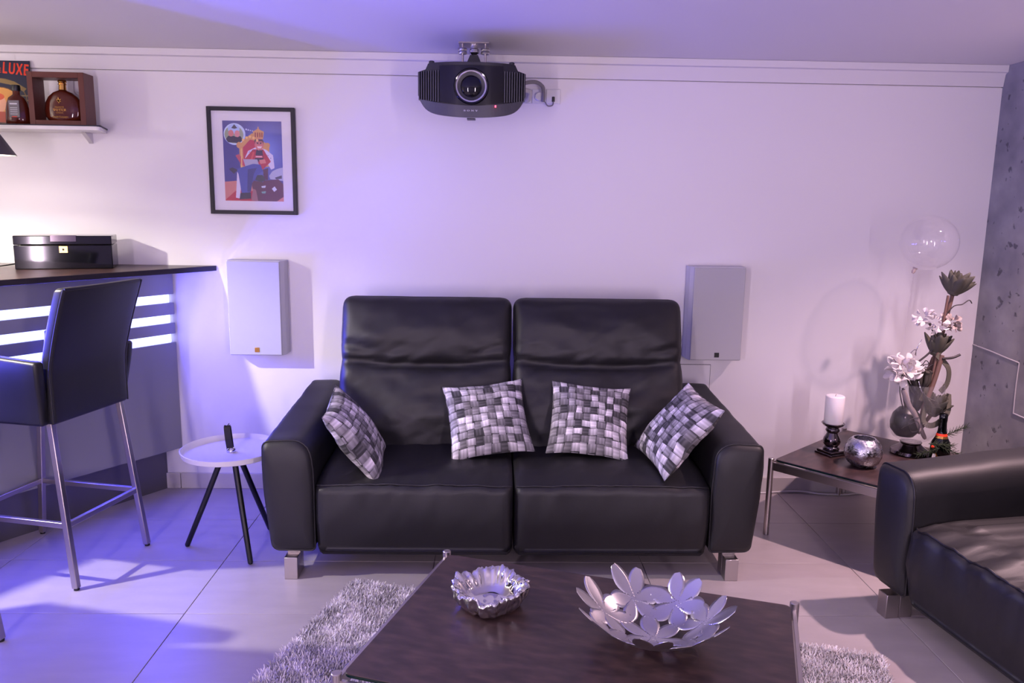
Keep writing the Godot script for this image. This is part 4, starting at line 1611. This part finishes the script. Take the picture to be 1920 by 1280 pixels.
func flowers() -> void:
	var y := 0.3725
	var vx := 2.02
	var vz := 0.47
	var t := thing("glass_vase", "tall clear glass vase on a smoky foot holding dried flowers", "vase", Vector3(vx, y, vz))
	var s := ST()
	lathe(s, [Vector2(0, 0), Vector2(0.085, 0), Vector2(0.09, 0.006), Vector2(0.086, 0.02), Vector2(0.06, 0.036), Vector2(0.045, 0.05), Vector2(0.05, 0.06), Vector2(0, 0.062)], 40)
	part("vase_foot", s, M.smoked_chrome, t, "smoky metallic foot")
	s = ST()
	lathe(s, [Vector2(0.0, 0.062), Vector2(0.05, 0.064), Vector2(0.085, 0.085), Vector2(0.112, 0.12), Vector2(0.122, 0.16), Vector2(0.123, 0.24), Vector2(0.122, 0.355), Vector2(0.119, 0.355), Vector2(0.120, 0.24), Vector2(0.119, 0.16), Vector2(0.108, 0.12), Vector2(0.08, 0.088), Vector2(0.04, 0.07), Vector2(0.0, 0.068)], 48, Transform3D(), 60.0)
	part("vase_wall", s, M.clear_glass, t, "clear glass wall")
	s = ST()
	lathe(s, [Vector2(0, -0.07), Vector2(0.04, -0.062), Vector2(0.066, -0.03), Vector2(0.07, 0.005), Vector2(0.06, 0.045), Vector2(0.035, 0.075), Vector2(0, 0.085)], 28, Transform3D(), 60.0)
	single("dark_ball", s, M.dark_stone, "dark egg shaped ball inside the glass vase", "ornament", Vector3(1.985, y + 0.152, 0.47))
	# three artichoke heads, each on its own stem
	for a in [["open dried artichoke flower at the top of the bouquet", Vector3(2.152, 1.15, 0.46), Vector3(0.25, 1, 0.05), 0.098, 1.08, 3], ["closed dried artichoke flower halfway up the bouquet", Vector3(2.098, 0.862, 0.46), Vector3(0.08, 1, 0.1), 0.092, 0.75, 5], ["dried artichoke flower in the mouth of the glass vase", Vector3(2.085, 0.585, 0.515), Vector3(0.1, 1, 0.35), 0.1, 0.85, 8]]:
		var o := thing("artichoke_flower", a[0], "flower", Vector3.ZERO, 0.0, "dried artichoke flowers")
		artichoke(o, a[1], a[2], a[3], a[4], a[5])
		s = ST()
		var foot_at := Vector3(2.05, y + 0.1, 0.47)
		tube(s, smooth_path([foot_at, foot_at.lerp(a[1], 0.5) + Vector3(0.005, 0, -0.012), a[1]], 5), 0.009, 8)
		part("stem", s, M.stem_brown, o)
	# woody canes bound to the stems
	for a in [[Vector3(2.06, 0.62, 0.49), Vector3(2.122, 1.14, 0.475), 0.006, "pinkish cane beside the tall artichoke stem"], [Vector3(2.045, 0.6, 0.5), Vector3(2.115, 0.86, 0.49), 0.011, "thick brown cane below the closed artichoke flower"], [Vector3(2.02, 0.62, 0.44), Vector3(2.10, 0.84, 0.445), 0.008, "split brown cane standing in the vase"]]:
		s = ST()
		tube(s, smooth_path([a[0], a[0].lerp(a[1], 0.5) + Vector3(0.006, 0, 0), a[1]], 5), a[2], 8)
		single("bamboo_cane", s, M.stem_brown, a[3], "cane")
	# white blossoms
	var o := thing("white_blossom", "white dried blossom cluster hanging over the vase rim", "flower", Vector3(1.93, 0.785, 0.5))
	blossom(o, Vector3.ZERO, 0.088, 70, M.petal_white, 21)
	s = ST()
	tube(s, smooth_path([Vector3(0, -0.02, 0), Vector3(0.02, -0.12, -0.01), Vector3(0.07, -0.26, -0.03)], 6), 0.005, 8)
	part("stem", s, M.dried_leaf, o)
	o = thing("pale_blossom", "pale trumpet blossoms between the two upper artichoke flowers", "flower", Vector3(2.10, 1.01, 0.47))
	blossom(o, Vector3(-0.03, 0.0, 0.02), 0.06, 26, M.petal_white, 31)
	blossom(o, Vector3(0.055, 0.0, 0.0), 0.06, 26, M.petal_dry, 32)
	blossom(o, Vector3(-0.075, 0.022, 0.0), 0.055, 20, M.petal_white, 33)
	s = ST()
	tube(s, smooth_path([Vector3(-0.05, 0.0, 0), Vector3(-0.02, -0.06, 0.01), Vector3(-0.01, -0.1, 0.02)], 6), 0.006, 8)
	part("stem", s, M.dried_leaf, o)
	# driftwood stick
	s = ST()
	tube(s, smooth_path([Vector3(1.925, 0.70, 0.53), Vector3(1.955, 0.63, 0.54), Vector3(1.985, 0.585, 0.545), Vector3(2.015, 0.52, 0.55), Vector3(2.04, 0.47, 0.555)], 5), [0.010, 0.012, 0.012, 0.013, 0.012, 0.012, 0.011, 0.012, 0.013, 0.012, 0.012, 0.011, 0.011, 0.012, 0.012, 0.011, 0.011, 0.010, 0.010, 0.009, 0.006], 9)
	tube(s, [Vector3(2.013, 0.525, 0.555), Vector3(2.0, 0.512, 0.575)], [0.005, 0.002], 6)
	single("driftwood_stick", s, M.driftwood, "pale driftwood stick slanting in the glass vase", "stick")
	# drooping grey leaves
	for a in [[[Vector3(2.09, 0.86, 0.49), Vector3(2.15, 0.80, 0.49), Vector3(2.155, 0.73, 0.49), Vector3(2.12, 0.685, 0.5)], "grey strap leaf drooping beside the closed artichoke flower"], [[Vector3(2.06, 0.66, 0.51), Vector3(2.02, 0.56, 0.56), Vector3(2.06, 0.545, 0.58), Vector3(2.13, 0.60, 0.56), Vector3(2.15, 0.68, 0.52)], "grey leaf looping round the vase mouth"], [[Vector3(2.0, 0.72, 0.5), Vector3(2.04, 0.74, 0.5), Vector3(2.05, 0.69, 0.5), Vector3(2.03, 0.64, 0.5)], "dark curled leaf below the white blossom"]]:
		s = ST()
		var pts := smooth_path(a[0], 7)
		for i in pts.size() - 1:
			bar(s, pts[i], pts[i + 1] + (pts[i + 1] - pts[i]) * 0.12, 0.026, 0.004, Vector3(0.3, 0.2, 1.0))
		single("strap_leaf", s, M.artichoke_leaf, a[1], "leaf")
	var foliage := thing("leaf_bunch", "bunch of dull grey green leaves filling the vase mouth", "leaves", Vector3(2.03, 0.60, 0.47))
	rng.seed = 91
	var lm := leaf_mesh(0.15, 0.028, -0.25, 0.4, 0.003)
	for k in 11:
		var b := Basis(Vector3.UP, TAU * k / 11.0 + rng.randf_range(-0.2, 0.2)) * Basis(Vector3.RIGHT, -rng.randf_range(0.25, 0.75))
		var sc := rng.randf_range(0.75, 1.1)
		meshpart("leaf", lm, M.dried_leaf if k % 2 else M.artichoke_leaf, foliage, Transform3D(b.scaled_local(Vector3.ONE * sc), Vector3(0, rng.randf_range(-0.02, 0.04), 0)))
	var seedpod := thing("seed_pod", "dark ribbed seed pod next to the white blossom", "seed pod", Vector3(2.03, 0.70, 0.48))
	for k in 9:
		var th := TAU * k / 9
		s = ST()
		tube(s, smooth_path([Vector3(cos(th) * 0.012, 0.0, sin(th) * 0.012), Vector3(cos(th) * 0.034, 0.03, sin(th) * 0.034), Vector3(cos(th) * 0.036, 0.07, sin(th) * 0.036), Vector3(cos(th) * 0.042, 0.085, sin(th) * 0.042)], 4), 0.011, 6)
		part("rib", s, M.dried_leaf, seedpod)
	# curly twigs and wires
	for a in [["shiny wire hooked over the white blossom cluster", [Vector3(1.95, 0.80, 0.49), Vector3(1.96, 0.86, 0.49), Vector3(1.985, 0.885, 0.49), Vector3(1.99, 0.855, 0.49)], 0.0022, 1], ["thin shiny wire rising free above the white blossom cluster", [Vector3(1.985, 0.86, 0.49), Vector3(1.99, 0.90, 0.5), Vector3(2.005, 0.935, 0.5)], 0.0018, 1], ["straight dark twig reaching up to the closed artichoke flower", [Vector3(1.98, 0.80, 0.48), Vector3(2.04, 0.85, 0.48), Vector3(2.075, 0.885, 0.48)], 0.005, 0], ["curly dark tendril between white blossom and closed artichoke flower", [Vector3(1.99, 0.79, 0.49), Vector3(2.02, 0.815, 0.5), Vector3(2.035, 0.835, 0.5), Vector3(2.05, 0.82, 0.5), Vector3(2.03, 0.81, 0.49), Vector3(2.05, 0.80, 0.49), Vector3(2.075, 0.815, 0.49)], 0.0022, 0], ["forked dark twig below the open artichoke flower", [Vector3(2.12, 1.04, 0.47), Vector3(2.15, 1.09, 0.48), Vector3(2.19, 1.10, 0.48), Vector3(2.22, 1.12, 0.48), Vector3(2.235, 1.105, 0.48)], 0.0025, 0], ["dark stalk below the white blossom inside the vase wall", [Vector3(1.93, 0.75, 0.5), Vector3(1.925, 0.69, 0.5), Vector3(1.95, 0.6, 0.5)], 0.003, 0], ["short thick grey twig sticking out below the closed artichoke flower", [Vector3(2.11, 0.845, 0.5), Vector3(2.16, 0.85, 0.5), Vector3(2.195, 0.865, 0.5)], 0.006, 0], ["curled dark tendril in front of the dark ball", [Vector3(1.92, 0.52, 0.56), Vector3(1.98, 0.56, 0.575), Vector3(1.99, 0.52, 0.58), Vector3(1.96, 0.51, 0.57), Vector3(1.95, 0.56, 0.56), Vector3(2.0, 0.575, 0.56)], 0.0022, 0], ["shiny wire crossing the brown canes at the vase mouth", [Vector3(2.0, 0.74, 0.52), Vector3(2.02, 0.68, 0.54), Vector3(2.09, 0.645, 0.55), Vector3(2.14, 0.63, 0.54)], 0.0022, 1]]:
		s = ST()
		tube(s, smooth_path(a[1], 6), a[2], 6)
		single("decor_wire" if a[3] else "dry_twig", s, M.chrome if a[3] else M.twig_dark, a[0], "wire" if a[3] else "twig")
	# clear balloon on a stick
	var bl := thing("clear_balloon", "clear balloon on a thin stick above the dried flowers", "balloon", Vector3(2.02, 1.382, 0.45))
	s = ST()
	var br := 0.126
	var tilt := Transform3D(Basis(Vector3.BACK, -0.42), Vector3.ZERO)
	var prof := []
	for k in 25:
		var a := PI * (1.0 - k / 24.0)
		var rr := br * sin(a)
		var yy := br * cos(a)
		if k < 3:
			rr = [0.006, 0.012, 0.028][k]
			yy = [-br * 1.14, -br * 1.06, -br * 1.0][k]
		prof.append(Vector2(rr if k < 24 else 0.0, yy))
	lathe(s, prof, 48, tilt, 80.0)
	part("skin", s, M.clear_balloon, bl, "clear balloon skin")
	s = ST()
	var nk := tilt * Vector3(0, -br * 1.13, 0)
	lathe(s, [Vector2(0, -0.014), Vector2(0.005, -0.014), Vector2(0.009, -0.004), Vector2(0.007, 0.006), Vector2(0.012, 0.014), Vector2(0, 0.014)], 12, Transform3D(tilt.basis, nk))
	part("holder_cup", s, M.petal_dry, bl)
	s = ST()
	tube(s, [nk, Vector3(1.935, 0.87, 0.46) - bl.position, Vector3(1.96, 0.55, 0.46) - bl.position], 0.0022, 8)
	part("stick", s, M.clear_glass, bl)
	# dark bottle with fir sprig and tag
	var bo := thing("sparkling_bottle", "small dark bottle with a red and gold neck band beside the vase", "bottle", Vector3(2.09, y, 0.60))
	s = ST()
	lathe(s, [Vector2(0, 0), Vector2(0.04, 0), Vector2(0.043, 0.004), Vector2(0.043, 0.075), Vector2(0.038, 0.1), Vector2(0.025, 0.125), Vector2(0.019, 0.15), Vector2(0.0165, 0.19), Vector2(0.018, 0.205), Vector2(0.018, 0.23), Vector2(0.014, 0.234), Vector2(0, 0.235)], 32, Transform3D(), 50.0)
	part("glass_body", s, M.dark_bottle, bo)
	s = ST()
	lathe(s, [Vector2(0.0285, 0.1185), Vector2(0.0245, 0.129), Vector2(0.0235, 0.1285), Vector2(0.0275, 0.118), Vector2(0.0285, 0.1185)], 28)
	part("gold_band", s, M.gold, bo)
	s = ST()
	lathe(s, [Vector2(0.0248, 0.129), Vector2(0.0218, 0.140), Vector2(0.0208, 0.1395), Vector2(0.0238, 0.1285), Vector2(0.0248, 0.129)], 28)
	part("red_band", s, M.orange_red, bo)
	s = ST()
	rbox(s, Vector3(-0.058, 0.028, 0.05), Vector3(0.016, 0.056, 0.003), 0.001, 1, Vector3i.ONE, null, Basis(Vector3.BACK, -0.12))
	part("gift_tag", s, M.white_plastic, bo, "small white tag")
	s = ST()
	tube(s, [Vector3(-0.05, 0.06, 0.05), Vector3(-0.035, 0.03, 0.055), Vector3(-0.02, 0.002, 0.06)], 0.003, 6)
	part("ribbon", s, M.gold, bo)
	s = ST()
	lathe(s, [Vector2(0, -0.008), Vector2(0.006, -0.005), Vector2(0.008, 0), Vector2(0.006, 0.005), Vector2(0, 0.008)], 12, at(Vector3(-0.062, 0.088, 0.045)))
	part("red_bead", s, M.orange_red, bo)
	for a in [[Vector3(-0.03, 0.08, 0.045), Vector3(-0.13, 0.05, 0.05)], [Vector3(-0.02, 0.085, 0.045), Vector3(0.085, 0.045, 0.045)], [Vector3(0.02, 0.13, 0.0), Vector3(0.105, 0.175, 0.01)], [Vector3(-0.08, 0.10, 0.04), Vector3(0.03, 0.095, 0.05)]]:
		s = ST()
		tube(s, [a[0], a[1]], 0.002, 6)
		sprig(s, a[0], a[1], 0.024, 46)
		var fp := part("fir_sprig", s, M.fir_green, bo, "green fir sprig")
		fp.set_meta("kind", "stuff")

# ------------------------------------------------------------------ shelf
func shelf() -> void:
	var t := thing("wall_shelf", "slim white edged glass wall shelf above the bar", "shelf", Vector3(-2.5, 1.842, 0.0))
	var s := ST()
	prism(s, rounded_poly([[-0.65, 0.0, 0.0], [0.57, 0.0, 0.0], [0.635, 0.205, 0.03], [-0.65, 0.205, 0.0]], 4), Transform3D(Basis(Vector3.RIGHT, Vector3.BACK, Vector3.UP), Vector3(0, 0.0, 0.001)), 0.017, 0.001)
	part("board", s, M.white_enamel, t)
	s = ST()
	prism(s, rounded_poly([[-0.65, 0.0, 0.0], [0.575, 0.0, 0.0], [0.64, 0.208, 0.03], [-0.65, 0.208, 0.0]], 4), Transform3D(Basis(Vector3.RIGHT, Vector3.BACK, Vector3.UP), Vector3(0, 0.0172, 0.001)), 0.005, 0.001)
	part("glass_top", s, M.navy, t, "dark glass top")
	for x in [0.50, -0.45]:
		s = ST()
		prism(s, rounded_poly([[0.001, 0.0, 0.0], [0.08, 0.0, 0.01], [0.03, -0.03, 0.02], [0.001, -0.05, 0.0]], 3), Transform3D(Basis(Vector3(0, 0, 1), Vector3.UP, Vector3(-1, 0, 0)), Vector3(x, 0, 0)), 0.02, 0.001)
		part("bracket", s, M.satin_silver, t)
	var y := 1.8645
	# wooden presentation box
	var b := thing("wooden_bottle_box", "reddish brown open wooden box holding a decanter on the shelf", "box", Vector3(-2.085, y, 0.055), 0.03)
	var w := 0.262
	var h := 0.245
	for a in [[Vector3(-w / 2, 0, 0.0), Vector3(-w / 2 + 0.026, h, 0.105)], [Vector3(w / 2 - 0.026, 0, 0.0), Vector3(w / 2, h, 0.105)], [Vector3(-w / 2 + 0.026, 0, 0.0), Vector3(w / 2 - 0.026, 0.024, 0.105)], [Vector3(-w / 2 + 0.026, h - 0.026, 0.0), Vector3(w / 2 - 0.026, h, 0.105)]]:
		s = ST()
		box(s, a[0], a[1], 0.0015)
		part("board", s, M.box_wood, b)
	var c := thing("decanter", "amber cognac decanter with gold stopper inside the wooden box", "bottle", Vector3(-2.078, y + 0.0245, 0.105))
	s = ST()
	# flattened oval flask
	var rings := []
	for p in [[0.045, 0.0], [0.074, 0.002], [0.088, 0.02], [0.092, 0.05], [0.086, 0.085], [0.07, 0.112], [0.045, 0.132], [0.022, 0.141], [0.016, 0.146]]:
		var r := PackedVector3Array()
		for k in 40:
			var th := TAU * k / 40
			r.append(Vector3(p[0] * cos(th), p[1], -minf(p[0], 0.04) * 0.85 * sin(th)))
		rings.append(r)
	loft(s, rings, true)
	part("flask", s, M.cognac, c)
	s = ST()
	lathe(s, [Vector2(0, 0.145), Vector2(0.017, 0.145), Vector2(0.0155, 0.168), Vector2(0.019, 0.169), Vector2(0.019, 0.173), Vector2(0.015, 0.175), Vector2(0.020, 0.183), Vector2(0.017, 0.191), Vector2(0, 0.192)], 24, at(Vector3.ZERO))
	part("stopper", s, M.gold, c, "gold stopper")
	var ty := 0.0345
	lettering(c, "lettering", "FRANÇOIS", 0.0065, Transform3D(Basis(), Vector3(-0.004, 0.062, ty)), M.gold, false, true)
	lettering(c, "lettering", "VOYER", 0.0105, Transform3D(Basis(), Vector3(-0.004, 0.049, ty)), M.gold, true, true, 1.25)
	lettering(c, "lettering", "COGNAC", 0.0065, Transform3D(Basis(), Vector3(-0.004, 0.036, ty)), M.gold, false, true)
	lettering(c, "lettering", "Grande Champagne", 0.0075, Transform3D(Basis(), Vector3(-0.002, 0.017, ty)), M.gold, false, true, 0.8)
	# leaf like emblem
	s = ST()
	for a in [[0.0, 0.02, 0.006], [0.9, 0.017, 0.005], [-0.8, 0.015, 0.005], [1.8, 0.014, 0.005], [2.9, 0.013, 0.004]]:
		var d := Vector3(sin(a[0]), cos(a[0]), 0)
		var n := Vector3(d.y, -d.x, 0)
		var q := Vector3(-0.006, 0.09, 0.0345)
		flat_loft(s, [PackedVector3Array([q - n * a[2], q + d * a[1], q + n * a[2]]), PackedVector3Array([q - n * a[2] + Vector3(0, 0, 0.001), q + d * a[1] + Vector3(0, 0, 0.001), q + n * a[2] + Vector3(0, 0, 0.001)])])
	part("emblem", s, M.gold, c, "gold leaf emblem")
	# second bottle
	var e := thing("cognac_bottle", "bulging amber bottle with a grey label before the tin sign", "bottle", Vector3(-2.285, y, 0.13))
	s = ST()
	rings = []
	for p in [[0.05, 0.0], [0.056, 0.004], [0.056, 0.03], [0.054, 0.07], [0.048, 0.1], [0.038, 0.126], [0.024, 0.136], [0.017, 0.142], [0.016, 0.16]]:
		var r := PackedVector3Array()
		for k in 36:
			var th := TAU * k / 36
			r.append(Vector3(p[0] * cos(th), p[1], -p[0] * 0.7 * sin(th)))
		rings.append(r)
	loft(s, rings, true)
	part("flask", s, M.cognac, e)
	s = ST()
	lathe(s, [Vector2(0, 0.158), Vector2(0.018, 0.158), Vector2(0.02, 0.168), Vector2(0.018, 0.185), Vector2(0, 0.186)], 20)
	part("cap", s, M.black_enamel, e)
	s = ST()
	rbox(s, Vector3(0.006, 0.072, 0.0385), Vector3(0.05, 0.078, 0.004), 0.001, 1)
	var lb := part("paper_label", s, M.label_grey, e, "grey paper label")
	s = ST()
	for yy in [0.092, 0.075, 0.066, 0.057, 0.047]:
		box(s, Vector3(-0.012, yy, 0.0405), Vector3(0.022, yy + (0.006 if yy > 0.09 else 0.0025), 0.0412), 0.0003)
	part("print_lines", s, M.print_white, lb)
	s = ST()
	box(s, Vector3(-0.006, 0.034, 0.037), Vector3(0.018, 0.038, 0.0412), 0.0003)
	part("label_stripe", s, M.orange_red, lb)
	# tin sign leaning on the wall
	var g := thing("tin_sign", "vintage navy tin sign with red lettering leaning on the shelf wall", "sign", Vector3(-2.42, y, 0.05))
	g.basis = Basis(Vector3.RIGHT, -0.09)
	var im := Image.create(240, 320, false, Image.FORMAT_RGB8)
	im.fill(Color(0.09, 0.11, 0.22))
	fill_oval(im, 0.5, 0.62, 0.46, 0.36, Color(0.46, 0.36, 0.22))
	fill_oval(im, 0.5, 0.62, 0.44, 0.34, Color(0.09, 0.11, 0.22))
	fill_poly(im, [[0.1, 0.4], [0.3, 0.3], [0.55, 0.27], [0.75, 0.31], [0.95, 0.42], [0.9, 0.47], [0.72, 0.37], [0.5, 0.33], [0.3, 0.36], [0.13, 0.46]], Color(0.55, 0.46, 0.26))
	fill_oval(im, 0.5, 0.66, 0.36, 0.27, Color(0.36, 0.22, 0.14))
	fill_oval(im, 0.5, 0.66, 0.34, 0.255, Color(0.86, 0.62, 0.30))
	fill_oval(im, 0.46, 0.66, 0.15, 0.15, Color(0.90, 0.66, 0.52))
	fill_oval(im, 0.44, 0.55, 0.14, 0.06, Color(0.82, 0.34, 0.18))
	fill_poly(im, [[0.3, 0.95], [0.35, 0.78], [0.6, 0.78], [0.68, 0.95]], Color(0.70, 0.30, 0.22))
	for k in 4:
		fill_poly(im, [[0.8, 0.52 + k * 0.07], [0.97, 0.52 + k * 0.07], [0.97, 0.54 + k * 0.07], [0.8, 0.54 + k * 0.07]], Color(0.52, 0.45, 0.32))
	var sm := mat("print_sign", Color(1, 1, 1), 0.4)
	sm.albedo_texture = ImageTexture.create_from_image(im)
	sm.texture_repeat = false
	s = ST()
	box(s, Vector3(-0.15, 0.0, -0.003), Vector3(0.15, 0.315, 0.0), 0.001)
	part("tin_plate", s, M.navy, g)
	meshpart("sign_print", sheet(func(u: float, v: float) -> Vector3: return Vector3((u - 0.5) * 0.294, 0.003 + v * 0.309, 0.0006), 1, 1), sm, g)
	lettering(g, "lettering", "LUXE", 0.056, Transform3D(Basis(Vector3.BACK, -0.09), Vector3(0.082, 0.275, 0.001)), M.orange_red, true, false, 0.72)
	lettering(g, "lettering", "DE", 0.024, Transform3D(Basis(), Vector3(-0.005, 0.268, 0.001)), M.orange_red, true)

func small_fittings() -> void:
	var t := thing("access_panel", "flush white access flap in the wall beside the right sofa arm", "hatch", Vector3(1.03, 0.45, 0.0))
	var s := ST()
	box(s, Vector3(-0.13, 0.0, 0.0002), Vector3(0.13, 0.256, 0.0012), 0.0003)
	part("joint", s, M.gap_shade_black, t)  # black sheet stands in for the shade in the gap round the flap
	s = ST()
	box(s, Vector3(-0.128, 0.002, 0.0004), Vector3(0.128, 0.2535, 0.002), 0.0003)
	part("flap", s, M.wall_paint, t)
